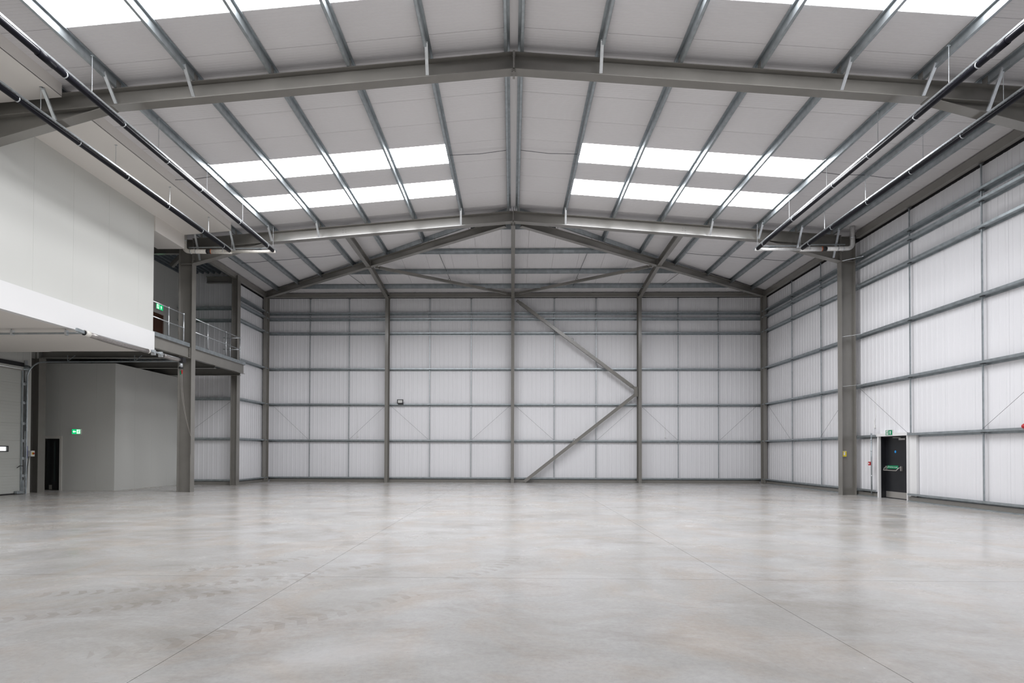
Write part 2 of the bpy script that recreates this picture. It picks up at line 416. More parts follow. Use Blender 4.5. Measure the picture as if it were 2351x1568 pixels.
for y0, y1 in zip(edges[:-1], edges[1:]):
    lit = any(abs(y0 - q) < 0.01 for q in SKYS)
    for sg in (-1, 1):
        if lit:
            main_sheet(sg, y0, y1, 0.0, PUR[1], False); main_sheet(sg, y0, y1, PUR[5], XW, False)
            nwin += 1
            w_ = struct('window_%d' % nwin, 'daylit translucent rooflight strip')
            for a, b_ in zip(PUR[1:5], PUR[2:6]):
                PB = MB().poly([(sg * a, y0, zmain(a) + 0.004), (sg * b_, y0, zmain(b_) + 0.004), (sg * b_, y1, zmain(b_) + 0.004), (sg * a, y1, zmain(a) + 0.004),
                           (sg * a, y0, zmain(a) + 0.03), (sg * b_, y0, zmain(b_) + 0.03), (sg * b_, y1, zmain(b_) + 0.03), (sg * a, y1, zmain(a) + 0.03)],
                          [(0, 1, 2, 3), (4, 7, 6, 5), (0, 4, 5, 1), (1, 5, 6, 2), (2, 6, 7, 3), (3, 7, 4, 0)])
                pn_ = PB.build('pane', 'sky', w_); pn_.data.materials.append(M['wplastic'])
                for f_ in pn_.data.polygons: f_.material_index = 0 if f_.normal.z < -0.5 else 1
        elif y0 < P1 - 0.01 and y1 > P1:
            main_sheet(sg, y0, P1, 0.0, XW, False); main_sheet(sg, P1, y1, 0.0, XW, True)
        else:
            main_sheet(sg, y0, y1, 0.0, XW, y0 >= P1 - 0.01)
# hip slope over the end bay
x = -13.29
while x < 13.28:
    x1 = min(x + MOD, 13.29); A = []; B = []
    brk = [p for p in roof_profile(x1 - x)]
    if x < 0 < x1: brk = sorted(brk + [(-x, 0.0)])
    for d_, h in brk:
        xx = x + d_; ya = min(P1 + abs(xx) * HIPK, YE + 0.045)
        A.append((xx, ya, zhip(ya) + h)); B.append((xx, YE + 0.05, zhip(YE + 0.05) + h))
    MB().ruled(A, B, (0, 0, 0.09)).build('roof_sheet', 'roofw', rf)
    x = x1
# ridge flashing
MB().poly([(-0.12, YB, ZS - 0.012), (0.12, YB, ZS - 0.012), (0.12, P1, ZS - 0.012), (-0.12, P1, ZS - 0.012),
           (-0.12, YB, ZS - 0.008), (0.12, YB, ZS - 0.008), (0.12, P1, ZS - 0.008), (-0.12, P1, ZS - 0.008)],
          [(0, 1, 2, 3), (4, 7, 6, 5), (0, 4, 5, 1), (1, 5, 6, 2), (2, 6, 7, 3), (3, 7, 4, 0)]).build('ridge_flashing', 'roofw', rf)
# annexe roof deck (ribs run away from the camera)
rd = struct('ceiling_deck', 'dark galvanised trapezoidal roof deck over the gallery')
k = 0; xx = -19.5
while xx < -XE - 0.01:
    A = []; B = []
    for d_, h in ((0, 0), (0.06, 0), (0.09, 0.10), (0.24, 0.10), (0.27, 0)):
        A.append((xx + d_, YB, 10.10 + h)); B.append((xx + d_, RY + 0.1, 10.10 + h))
    MB().ruled(A, B, (0, 0, 0.15)).build('deck_trough', 'deck', rd)
    xx += 0.27
MB().box(-XE - 0.27, -XE - 0.02, YB, RY + 0.1, 9.92, 10.3).build('edge_closure', 'deck', rd)

# ------------------------------------------------------------------ steel members
def ibeam(t, p, q, depth, width, up=(0, 0, 1), tf=0.016, tw=0.012, mt='steel', names=('top_flange', 'bottom_flange')):
    """I-section on the centre line p-q, depth measured along up"""
    MB().bar(p, q, width, tf, up, 0, depth / 2 - tf / 2).build(names[0], mt, t)
    MB().bar(p, q, width, tf, up, 0, -depth / 2 + tf / 2).build(names[1], mt, t)
    MB().bar(p, q, tw, depth - 2 * tf, up).build('web', mt, t)

def bolts(t, pts, nrm, r=0.014, h=0.02, mt='steel'):
    nv = Vector(nrm)
    for p in pts:
        MB().tube([Vector(p), Vector(p) + nv * h], r, 6).build('bolt', mt, t)

PN = {P1: 'portal frame meeting the hip', P2: 'portal frame in mid hall', P3: 'portal frame over the photographer', P4: 'rearmost portal frame'}
XI, XO = 12.42, 12.955
FW = 0.28
for P in (P1, P2, P3, P4):
    for sg in (-1, 1):
        if sg > 0 or P == P1:
         t = thing('steel_column', 'grey painted steel column of the %s, %s' % (PN[P], SIDE[sg]), 'column', (sg * XI, P, 0), 'portal columns')
         ztop = zmain(XO, ZT)
         MB().box(*sorted((sg * XI, sg * (XI + 0.02))), P - FW / 2, P + FW / 2, 0, ztop - 0.02).build('inner_flange', 'steel', t)
         MB().box(*sorted((sg * (XO - 0.02), sg * XO)), P - FW / 2, P + FW / 2, 0, ztop).build('outer_flange', 'steel', t)
         MB().box(*sorted((sg * (XI + 0.02), sg * (XO - 0.02))), P - 0.008, P + 0.008, 0, ztop - 0.01).build('web', 'steel', t)
         MB().box(*sorted((sg * (XI + 0.02), sg * (XO - 0.02))), P - FW / 2 + 0.01, P + FW / 2 - 0.01, 8.83, 8.85).build('stiffener', 'steel', t)
         MB().box(*sorted((sg * (XI + 0.02), sg * (XO - 0.02))), P - FW / 2 + 0.01, P + FW / 2 - 0.01, zmain(XO, ZT) - 0.02, zmain(XO, ZT)).build('cap_plate', 'steel', t)
        # rafter
        r = thing('rafter', 'grey painted steel rafter of the %s, %s slope' % (PN[P], SIDE[sg]), 'rafter', (0, P, ZB), 'portal rafters')
        c = (ZB + ZT) / 2
        xl = XI if (sg > 0 or P == P1) else 12.36
        p, q = (sg * 0.012, P, c), (sg * xl, P, c - S * xl)
        ibeam(r, p, q, (ZT - ZB) * math.cos(math.atan(S)), FW)
        x0, x1 = 9.45, xl - 0.001
        zb0, zb1 = ZB - S * x0, 8.86
        hw = MB().prism([(sg * x0, zb0 + 0.001), (sg * x1, ZB - S * x1 + 0.001), (sg * x1, zb1)], 'y', P - 0.006, P + 0.006).build('haunch_web', 'steel', r)
        MB().bar((sg * x0, P, zb0), (sg * x1, P, zb1), FW, 0.018, (0, 0, 1)).build('haunch_flange', 'steel', r)
        if sg > 0 or P == P1: MB().box(*sorted((sg * (XI - 0.026), sg * (XI - 0.002))), P - FW / 2, P + FW / 2, 8.9, zmain(XI, ZT)).build('end_plate', 'steel', r)
        for zz in [9.0 + 0.09 * k for k in range(9)] if (sg > 0 or P == P1) else []:
            for dy in (-0.09,):
                MB().bar((sg * (XI - 0.05), P + dy, zz), (sg * (XI - 0.026), P + dy, zz), 0.03, 0.03).build('bolt', 'steel', r)
        MB().box(*sorted((sg * 0.002, sg * 0.024)), P - FW / 2, P + FW / 2, ZB - 0.07, ZT + 0.02).build('apex_plate', 'steel', r)
        for zz in (ZB - 0.045, ZB + 0.06, ZT - 0.06):
            MB().bar((sg * 0.024, P - 0.08, zz), (sg * 0.046, P - 0.08, zz), 0.03, 0.03).build('bolt', 'steel', r)
        if P == P1:
            for dx in (-0.055, 0.055):
                for dz in (-0.1, 0, 0.1):
                    xq = 6.55 + dx; zq = c - S * xq + dz - 0.02
                    MB().tube([(sg * xq, P - 0.006, zq), (sg * xq, P - 0.03, zq)], 0.017, 8).build('bolt', 'steel', r)
        # stays between purlin and rafter
        if P in (P1, P2, P3):
            for i in (1, 4, 5, 6, 7):
                if P != P1 and i == 7 and sg < 0: continue
                X = PUR[i]
                zb = (zb0 + (zb1 - zb0) * (X - x0) / (x1 - x0) if X > x0 else ZB - S * X) + 0.03
                st = thing('rafter_stay', 'galvanised stay at the %s purlin, %s, %s' % (NTH[i], PN[P], SIDE[sg]), 'stay',
                           (sg * X, P - 0.13, zb), 'rafter stays')
                ztp, ytp = (zmain(X, ZT) + 0.07, P - 0.62) if not (sg < 0 and i == 6 and P != P1) else (9.84, P - 0.55)
                MB().bar((sg * (X + 0.04), P - 0.13, zb), (sg * X, ytp, ztp), 0.006, 0.07, (1, 0, 0)).bar((sg * (X + 0.04), P - 0.13, zb), (sg * X, ytp, ztp), 0.035, 0.006, (1, 0, 0), 0.017, -0.033 * sg).build('flat_bar', 'galvb', st)
                MB().tube([(sg * (X + 0.02), P - 0.125, zb + 0.03), (sg * (X + 0.07), P - 0.125, zb + 0.03)], 0.014, 6).build('bolt', 'galvb', st)
                MB().tube([(sg * (X - 0.03), ytp + 0.02, ztp - 0.02), (sg * (X + 0.03), ytp + 0.02, ztp - 0.02)], 0.014, 6).build('bolt', 'galvb', st)

# purlins on the two main slopes
def zsec(h, fl, lip, th, sgn):
    """outline of a Z section: (across, up), bottom flange points outwards (+sgn), top flange inwards"""
    return None
for sg in (-1, 1):
    for i, X in enumerate(PUR):
        yend = min(P1 + HIPK * X - 0.12, 30.9) if i else P1 + 0.1
        zb = zmain(X, ZT) + 0.004; zt = zmain(X) - 0.006
        side = SIDE[sg]
        lab = 'galvanised ridge purlin on the %s of the ridge' % side if i == 0 else 'galvanised roof purlin, number %s down from the ridge, %s slope' % (['', 'one', 'two', 'three', 'four', 'five', 'six', 'seven'][i], side)
        t = thing('purlin', lab, 'purlin', (sg * X, P1, zb), 'roof purlins')
        th = 0.004; o_ = 0.065
        MB().box(sg * X - th / 2, sg * X + th / 2, YB + 0.05, yend, zb, zt).build('web', 'galv', t)
        MB().box(*sorted((sg * X, sg * (X + o_))), YB + 0.05, yend, zb, zb + th).box(*sorted((sg * (X + o_ - th), sg * (X + o_))), YB + 0.05, yend, zb, zb + 0.02).build('bottom_flange', 'galv', t)
        MB().box(*sorted((sg * X, sg * (X - o_))), YB + 0.05, yend, zt - th, zt).box(*sorted((sg * (X - o_ + th), sg * (X - o_))), YB + 0.05, yend, zt - 0.02, zt).build('top_flange', 'galv', t)
        for P in (P2, P1) if i < 7 else (P2, P1):
            y1s = min(P + 0.75, yend)
            mbs = MB().box(sg * X - 0.006, sg * X + 0.006, P - 0.75, y1s, zb + 0.004, zt - 0.01)
            mbs.box(*sorted((sg * (X - 0.002), sg * (X + o_ + 0.004))), P - 0.75, y1s, zb - 0.003, zb + 0.001)
            mbs.build('sleeve', 'galv', t)
            MB().box(*sorted((sg * (X - 0.010), sg * (X - 0.004))), P - 0.18, P - 0.02, zb - 0.004, zt - 0.03).build('cleat', 'steel', t)

# purlins across the hip slope
for n_, (y, lab) in enumerate(((23.90, 'highest'), (26.05, 'second highest'), (28.12, 'third highest'), (29.85, 'lowest'))):
    zt = zhip(y) - 0.006; zb = zt - 0.205; xw = xh(y) - 0.25
    t = thing('hip_purlin', 'galvanised purlin running across the hip slope, %s of four' % lab, 'purlin', (0, y, zb), 'hip slope purlins')
    MB().box(-xw, xw, y - 0.002, y + 0.002, zb, zt).build('web', 'galv', t)
    MB().box(-xw, xw, y, y + 0.065, zb, zb + 0.004).build('bottom_flange', 'galv', t)
    MB().box(-xw, xw, y - 0.065, y, zt - 0.004, zt).box(-xw, xw, y - 0.065, y - 0.061, zt - 0.02, zt).build('top_flange', 'galv', t)
    for xc in (-6.6, 0, 6.6):
        if abs(xc) < xw: MB().box(xc - 0.55, xc + 0.55, y - 0.007, y + 0.005, zb + 0.005, zt - 0.02).build('sleeve', 'galv', t)

# hip rafters, jack rafters, centre beam
for sg in (-1, 1):
    n = SIDE[sg]
    t = thing('hip_rafter', 'grey steel hip rafter from end wall corner to the ridge, %s' % n, 'rafter', (sg * 12.9, 30.5, 9.65), 'hip rafters')
    hd = 0.30
    p = Vector((sg * 12.93, 30.60, 9.66 + hd / 2)); q = Vector((sg * 0.30, P1 + 0.34, 10.40 + hd / 2))
    ibeam(t, p, q, hd, 0.20)
    tr = thing('hip_trimmer', 'galvanised trimmer strip along the hip rafter, %s' % n, 'trimmer', (sg * 12.6, 30.1, 9.8), 'hip trimmers')
    def hp(x, off): return Vector((sg * x, P1 + HIPK * x - off, zmain(x) - 0.01))
    MB().bar(hp(12.75, 0.14) - Vector((0, 0, 0.10)), hp(0.25, 0.14) - Vector((0, 0, 0.10)), 0.006, 0.19).build('web', 'galv', tr)
    MB().bar(hp(12.75, 0.11) - Vector((0, 0, 0.193)), hp(0.25, 0.11) - Vector((0, 0, 0.193)), 0.06, 0.005).build('bottom_flange', 'galv', tr)
    for xq in [12.0, 11.3, 10.6, 9.4, 9.2, 7.2, 7.35, 5.5, 5.2, 3.6, 3.3, 1.8]:
        b0 = p + (q - p) * ((12.93 - xq) / (12.93 - 0.3)); bz = b0.z + hd / 2
        MB().bar((sg * xq, P1 + HIPK * xq - 0.10, bz), (sg * xq, P1 + HIPK * xq - 0.10, zmain(xq) - 0.03), 0.09, 0.012, (1, 0, 0)).build('cleat', 'steel', tr)
    # level beam from hip to portal rafter and jack rafter down to the wall post
    lv = thing('tie_beam', 'grey steel beam from hip rafter to portal rafter, %s' % n, 'beam', (sg * 6.5, P1 + 0.2, 9.9), 'hip tie beams')
    ibeam(lv, (sg * 6.48, P1 + 0.15, 9.94 + 0.14), (sg * 6.6, 26.62, 10.02 + 0.14), 0.28, 0.19)
    jr = thing('jack_rafter', 'grey steel jack rafter from hip rafter to end wall post, %s' % n, 'rafter', (sg * 6.6, 30.7, 9.64), 'jack rafters')
    ibeam(jr, (sg * 6.6, 26.70, 10.02 + 0.14), (sg * 6.6, 30.78, 9.63 + 0.13), 0.26, 0.17)
    MB().box(sg * 6.6 - 0.12, sg * 6.6 + 0.12, 26.62, 26.66, 9.98, 10.36).build('end_plate', 'steel', jr)
    # brace in the roof plane
    rb = thing('roof_brace', 'grey hollow steel brace from hip node to centre post head, %s' % n, 'brace', (sg * 6.3, 27.0, 10.1), 'hip roof braces')
    pa, pb = Vector((sg * 6.36, 26.95, 10.12)), Vector((sg * 0.17, 30.66, 9.86))
    dd = (pb - pa).normalized()
    MB().bar(pa + dd * 0.2, pb - dd * 0.2, 0.12, 0.12).build('tube', 'steel', rb)
    MB().bar(pa, pa + dd * 0.3, 0.02, 0.1).build('gusset', 'steel', rb); MB().bar(pb - dd * 0.3, pb, 0.02, 0.1).build('gusset', 'steel', rb)
    md = pa + (pb - pa) * 0.52
    MB().tube([md + Vector((0.05 * math.cos(a), 0, 0.10 + 0.05 * math.sin(a))) for a in [i * math.pi / 5 for i in range(11)]], 0.012, 6, False).build('lifting_eye', 'steel', rb)
    # sag rods in the hip slope
    for ln, (pp, qq) in zip(('longer', 'shorter'), (((sg * 3.35, 26.1, zhip(26.1) - 0.06), (sg * 3.05, 29.85, zhip(29.85) - 0.12)), ((sg * 8.15, 28.15, zhip(28.15) - 0.05), (sg * 7.55, 29.85, zhip(29.85) - 0.1)))):
        tag(MB().tube([pp, qq], 0.011, 6).build('sag_rod', 'rod'), 'dark %s sag rod between hip slope purlins, %s' % (ln, n), 'rod', 'hip slope sag rods')
cb = thing('ridge_strut', 'grey steel beam from centre post head up to the ridge apex', 'beam', (0, 30.7, 9.64))
ibeam(cb, (0, P1 + 0.16, 10.37 + 0.13), (0, 30.80, 9.63 + 0.13), 0.26, 0.165)

# end wall posts
for xq, nm in ((-13.0, 'corner post of the end wall on the gallery side'), (-6.6, 'end wall post by the floodlight'), (0.0, 'centre post of the end wall'),
               (6.6, 'end wall post carrying the diagonal braces'), (13.0, 'corner post of the end wall on the escape-door side')):
    co = abs(xq) > 12; y0 = D1 - (0.05 if co else 0); dp = 0.36 if co else 0.42; w_ = 0.18 if co else 0.165
    t = thing('wall_post', 'grey painted steel ' + nm, 'post', (xq, y0, 0), 'end wall posts')
    zt = 9.98 if co else 9.76
    MB().box(xq - w_ / 2, xq + w_ / 2, y0, y0 + 0.016, 0, zt).build('inner_flange', 'steel', t)
    MB().box(xq - w_ / 2, xq + w_ / 2, y0 + dp - 0.016, y0 + dp, 0, zt).build('outer_flange', 'steel', t)
    MB().box(xq - 0.006, xq + 0.006, y0 + 0.016, y0 + dp - 0.016, 0, zt - 0.004).build('web', 'steel', t)
    if not co: MB().box(xq - w_ / 2 - 0.03, xq + w_ / 2 + 0.03, y0 + 0.05, y0 + dp, 9.70, 9.76).build('cap_plate', 'steel', t)
# stepped corner post at the gallery end
t = thing('corner_post', 'grey painted steel post at the stepped corner beyond the gallery', 'post', (-12.87, 27.2, 0))
MB().box(-12.89, -12.87, 27.2, 27.5, 0, 9.86).build('inner_flange', 'steel', t)
MB().box(-13.16, -13.14, 27.2, 27.5, 0, 9.86).build('outer_flange', 'steel', t)
MB().box(-13.14, -12.89, 27.344, 27.356, 0, 9.85).build('web', 'steel', t)
t = thing('steel_post', 'slim grey steel post beside the sectional door below the gallery', 'post', (-17.9, 22.0, 0))
MB().box(-17.96, -17.94, 21.90, 22.24, 0, 5.10).build('inner_flange', 'steel', t)
MB().box(-18.30, -18.28, 21.90, 22.24, 0, 5.10).build('outer_flange', 'steel', t)
MB().box(-18.28, -17.96, 22.064, 22.076, 0, 5.10).build('web', 'steel', t)

# eaves beams
for sg in (-1, 1):
    for a, b_, nm in ((P1 + 0.15, 30.56, 'over the end bay'),)[:1] if sg < 0 else ((P1 + 0.15, 30.56, 'over the end bay'), (P2 + 0.15, P1 - 0.15, 'over the second bay'), (YB + 0.1, P2 - 0.15, 'over the rear bays')):
        t = thing('eaves_beam', 'grey steel eaves beam %s, %s' % (nm, SIDE[sg]), 'beam', (sg * 13.0, a, 9.7), 'eaves beams')
        MB().box(*sorted((sg * 12.96, sg * 12.975)), a, b_, 9.70, 9.94).build('web', 'steel', t)
        MB().box(*sorted((sg * 12.975, sg * 13.12)), a, b_, 9.70, 9.712).build('bottom_flange', 'steel', t)
        MB().box(*sorted((sg * 12.975, sg * 13.12)), a, b_, 9.928, 9.94).build('top_flange', 'steel', t)
for k, (a, b_) in enumerate(((-12.91, -6.68), (-6.52, -0.08), (0.08, 6.52), (6.68, 12.91))):
    nm = ['next to the gallery side corner', 'between floodlight post and centre post', 'above the diagonal braces', 'next to the escape-door side corner'][k]
    t = thing('eaves_beam', 'grey steel head beam of the end wall, %s' % nm, 'beam', (a, 30.85, 9.76), 'end wall head beams')
    MB().box(a, b_, 30.84, 30.855, 9.76, 9.95).build('web', 'steel', t)
    MB().box(a, b_, 30.855, 31.0, 9.76, 9.772).build('bottom_flange', 'steel', t)
    MB().box(a, b_, 30.855, 31.0, 9.938, 9.95).build('top_flange', 'steel', t)

# diagonal braces of the end wall
for (pa, pb, nm) in (((0.20, 30.80, 9.55), (6.40, 30.80, 4.90), 'descending from the centre post head to braced post'),
                     ((6.40, 30.80, 4.62), (0.62, 30.80, 0.06), 'rising from the floor at centre post to braced post')):
    t = thing('wall_brace', 'grey hollow steel wall brace ' + nm, 'brace', pb)
    pa, pb = Vector(pa), Vector(pb); dd = (pb - pa).normalized()
    MB().bar(pa + dd * 0.22, pb - dd * (0.2 if pb.z > 1 else 0.0), 0.16, 0.16, (0, 0, 1)).build('tube', 'steel', t)
    MB().bar(pa, pa + dd * 0.3, 0.02, 0.15).build('gusset', 'steel', t)
    if pb.z > 1: MB().bar(pb - dd * 0.3, pb, 0.02, 0.15).build('gusset', 'steel', t)
    md = pa + (pb - pa) * (0.47 if pa.z > 5 else 0.55)
    MB().tube([md + Vector((0.06 * math.cos(a), 0, 0.13 + 0.06 * math.sin(a))) for a in [i * math.pi / 5 for i in range(11)]], 0.014, 6, False).build('lifting_eye', 'steel', t)
t = tag(MB().box(6.33, 6.52, 30.76, 30.84, 4.50, 5.02).build('gusset_plate', 'steel'), 'grey gusset plate joining both wall braces to the post', 'plate')

# ------------------------------------------------------------------ wall rails, sag bars, tie wires
def rail(name, lab, p0, p1, nrm, z, group, deep=0.19):
    """Z rail: horizontal web, upstand on the room side; p0/p1 on the outer (sheet) line, nrm to the room"""
    p0 = Vector(p0); p1 = Vector(p1); nv = Vector(nrm)
    t = thing(name, lab, 'rail', (p0.x, p0.y, z), group)
    def q(p, d, zz): return (p.x + nv.x * d, p.y + nv.y * d, zz)
    MB().bar(q(p0, deep / 2, z), q(p1, deep / 2, z), deep, 0.004).build('web', 'galv', t)
    MB().bar(q(p0, deep, z + 0.033), q(p1, deep, z + 0.033), 0.004, 0.066).build('inner_flange', 'galv', t)
    MB().bar(q(p0, 0.003, z - 0.03), q(p1, 0.003, z - 0.03), 0.004, 0.06).build('outer_flange', 'galv', t)
    return t
def sag_line(lab, x, y, nrm, zs, group):
    nv = Vector(nrm); px, py_ = x + nv.x * 0.10, y + nv.y * 0.10
    t = thing('sag_bar', lab, 'sag bar', (px, py_, zs[0]), group)
    for a, b_ in zip(zs[:-1], zs[1:]):
        MB().bar((px, py_, a + 0.004), (px, py_, b_ - 0.004), 0.034, 0.034, (0, 1, 0)).build('bar', 'galv', t)
        for zz in (a + 0.012, b_ - 0.012):
            if abs(nv.x) > 0.5: MB().box(px - 0.03, px + 0.03, py_ - 0.07, py_ + 0.07, zz - 0.008, zz + 0.008).build('bracket', 'rod', t)
            else: MB().box(px - 0.05, px + 0.05, py_ - 0.03, py_ + 0.03, zz - 0.008, zz + 0.008).build('bracket', 'rod', t)
def wire(lab, p, q, group):
    tag(MB().tube([p, q], 0.0045, 5).build('tie_wire', 'rod'), lab, 'tie wire', group)

bays = [(-12.9, -6.6, 'gallery side corner bay'), (-6.6, 0.0, 'floodlight bay'), (0.0, 6.6, 'braced bay'), (6.6, 12.9, 'door side corner bay')]
for a, b_, nm in bays:
    for k, z in enumerate(GIRTS):
        rail('wall_rail', 'galvanised end wall rail, %s from the floor, %s' % (ORD[k], nm), (a + 0.01 if a > -12 else -13.1, YE - 0.012, 0), (b_ - 0.01 if b_ < 12 else 13.1, YE - 0.012, 0), (0, -1, 0), z, 'end wall rails')
    dx = (b_ - a) / 3
    for j, xq in enumerate((a + dx, b_ - dx)):
        if abs(xq) > 12.9: continue
        sag_line('upright sag bar on the end wall, %s, on the %s side' % (nm, 'centre' if abs(xq) < abs((a + b_) / 2) else 'outer'), xq, YE, (0, -1, 0), GIRTS + [9.74], 'end wall sag bars')
    yy = YE - 0.17
    na, nb = ('outer', 'centre') if a + b_ < 0 else ('centre', 'outer')
    wire('thin diagonal tie wire on the end wall, %s, on the %s side' % (nm, na), (a + 0.15, yy, 4.03), (a + dx - 0.05, yy, 2.25), 'end wall tie wires')
    wire('thin diagonal tie wire on the end wall, %s, on the %s side' % (nm, nb), (b_ - 0.15, yy, 4.03), (b_ - dx + 0.05, yy, 2.25), 'end wall tie wires')
for a, b_, nm in ((P1, 30.95, 'in the end bay'), (P2, P1, 'in the door bay'), (P3, P2, 'in the rear bay')):
    for k, z in enumerate(GIRTS):
        x_ = XE - 0.012
        if nm == 'in the door bay' and k in (0, 1):
            rail('wall_rail', 'galvanised short rail between column and escape door, %s from the floor' % ORD[k], (x_, b_ - 0.02, 0), (x_, DY1 + 0.06, 0), (-1, 0, 0), z, 'side wall rails')
            rail('wall_rail', 'galvanised long rail beside the escape door, %s from the floor' % ORD[k], (x_, DY0 - 0.1, 0), (x_, a + 0.02, 0), (-1, 0, 0), z, 'side wall rails')
        else:
            rail('wall_rail', 'galvanised rail on the escape-door wall, %s from the floor, %s' % (ORD[k], nm), (x_, a + 0.02, 0), (x_, b_ - 0.02, 0), (-1, 0, 0), z, 'side wall rails')
    dy = (min(b_, 30.4) - a) / 3
    for j, yq in enumerate((a + dy, a + 2 * dy)):
        zs = GIRTS + [9.68]
        if nm == 'in the door bay' and DY0 - 0.15 < yq < DY1: zs = GIRTS[1:] + [9.68]
        sag_line('upright sag bar on the escape-door wall %s, %s half' % (nm, 'farther' if not j else 'end-wall'), XE, yq, (-1, 0, 0), zs, 'side wall sag bars')
    xx = XE - 0.17
    wire('thin tie wire on the escape-door wall %s, away from end wall' % nm, (xx, a + 0.25, 4.03), (xx, a + dy - 0.05, 2.25), 'side wall tie wires')
    wire('thin tie wire on the escape-door wall %s, toward end wall' % nm, (xx, min(b_, 30.5) - 0.25, 4.03), (xx, a + 2 * dy + 0.05, 2.25), 'side wall tie wires')
for k, z in enumerate(GIRTS):
    rail('wall_rail', 'galvanised rail on the short wall beyond the stepped corner, %s from the floor' % ORD[k], (-XE + 0.012, 27.52, 0), (-XE + 0.012, 30.95, 0), (1, 0, 0), z, 'short wall rails')
for k, z in enumerate((0.20, 2.17, 4.08, 7.82, 8.40)):
    rail('wall_rail', 'galvanised rail on the wall behind the gallery, %s from the floor' % ['lowest', 'second', 'third', 'fourth', 'topmost'][k], (-15.98, RY - 0.012, 0), (-13.17, RY - 0.012, 0), (0, -1, 0), z, 'gallery end wall rails')
wire('thin diagonal tie wire on the wall behind the gallery', (-15.7, RY - 0.17, 2.25), (-13.3, RY - 0.17, 4.03), None)
# column to rail braces on the door wall
for z, k in ((8.86, 'head'), (5.98, 'upper'), (4.10, 'lower')):
    t = thing('rail_stay', 'galvanised %s stay from the escape-door side column to the wall rail' % k, 'stay', (12.46, P1 - 0.12, z), 'column rail stays')
    MB().bar((12.47, P1 - 0.10, z), (13.02, P1 - 0.55, z + 0.03), 0.045, 0.008).build('flat_bar', 'galvb', t)
    MB().tube([(12.99, P1 - 0.52, z + 0.02), (12.99, P1 - 0.52, z + 0.05)], 0.015, 6).build('bolt', 'galvb', t)
# base channels
for nm, x0, x1, y0, y1 in (('baseboard_far', -12.9, 12.9, YE - 0.17, YE - 0.012), ):
    smark(MB().box(x0, x1, y0 + 0.05, y1, 0.0, 0.15).build(nm, 'steel'), 'grey base channel of the end wall')
bs = struct('baseboard_right', 'grey base channel of the escape-door wall')
for a, b_ in ((DY1 + 0.06, 30.5), (YB + 0.1, DY0 - 0.1)):
    MB().box(XE - 0.14, XE - 0.012, a, b_, 0.03, 0.15).build('channel', 'steel', bs)
    MB().box(XE - 0.20, XE - 0.012, a, b_, 0.0, 0.03).build('channel_toe', 'galv', bs)
smark(MB().box(-XE + 0.012, -XE + 0.14, 27.52, 30.5, 0, 0.15).build('baseboard_left', 'steel'), 'grey base channel beyond the stepped corner')
smark(MB().box(-15.98, -13.18, RY - 0.14, RY - 0.012, 0, 0.15).build('baseboard_return', 'steel'), 'grey base channel of the wall behind the gallery')

# sag rods across the main slopes
for sg in (-1, 1):
    t = thing('sag_rod', 'dark sag rods strung between purlins of the %s slope, second bay' % SIDE[sg], 'rod', (0, 18.15, 10.9))
    for a, b_ in zip(PUR[:-1], PUR[1:]):
        if sg < 0 and a > 9.5: continue
        za, zb = zmain(a) - 0.09, zmain(b_) - 0.09
        MB().tube([(sg * a, 18.15, za), (sg * (a + b_) / 2, 18.15 + 0.02, (za + zb) / 2 - 0.03), (sg * b_, 18.15, zb)], 0.009, 6).build('rod', 'rod', t)
    t = thing('sag_rod', 'dark sag rods strung between purlins of the %s slope, end bay' % SIDE[sg], 'rod', (sg * 8, 25.9, 10.3))
    for a, b_ in zip(PUR[4:-1], PUR[5:]):
        za, zb = zmain(a) - 0.09, zmain(b_) - 0.09
        MB().tube([(sg * a, 25.9, za), (sg * (a + b_) / 2, 25.9, (za + zb) / 2 - 0.02), (sg * b_, 25.9, zb)], 0.010, 6).build('rod', 'rod', t)

# ------------------------------------------------------------------ gallery
gf = thing('gallery', 'gallery floor with galvanised edge strip and grey steel beams', 'gallery', (-12.45, 22.6, 5.18))
MB().box(-17.95, -12.62, BY + 0.01, 27.15, 5.50, 5.598).build('deck_slab', 'deck', gf)
for a, b_ in ((BY + 0.02, P1 - FW / 2 - 0.06), (P1 + FW / 2 + 0.01, 27.16)):
    MB().box(-12.47, -12.45, a, b_, 5.60, 5.74).box(-12.62, -12.47, a, b_, 5.60, 5.62).build('edge_strip', 'galv', gf)
    a2, b2 = a, min(b_, 27.10)
    MB().box(-12.53, -12.518, a2, b2, 5.20, 5.585).build('beam_web', 'steel', gf)
    MB().box(-12.61, -12.45, a2, b2, 5.18, 5.195).build('beam_bottom_flange', 'steel', gf)
    MB().box(-12.61, -12.47, a2, b2, 5.585, 5.60).build('beam_top_flange', 'steel', gf)
MB().box(-12.64, -12.45, P1 - FW / 2 - 0.03, P1 - FW / 2 - 0.012, 5.16, 5.60).build('end_plate', 'steel', gf)
for zz in (5.25, 5.32, 5.45, 5.52):
    MB().bar((-12.48, P1 - FW / 2 - 0.03, zz), (-12.48, P1 - FW / 2 - 0.05, zz), 0.03, 0.03).build('bolt', 'steel', gf)
for y in (22.0, 24.7, 27.0):
    MB().box(-17.9, -12.63, y - 0.008, y + 0.008, 5.12, 5.5).build('cross_beam_web', 'steel', gf)
    MB().box(-17.9, -12.63, y - 0.09, y + 0.09, 5.10, 5.12).build('cross_beam_flange', 'steel', gf)
xx = -17.9
while xx < -12.8:
    MB().box(xx, xx + 0.14, BY + 0.02, 27.1, 5.43, 5.50).build('deck_rib', 'deck', gf)
    xx += 0.30
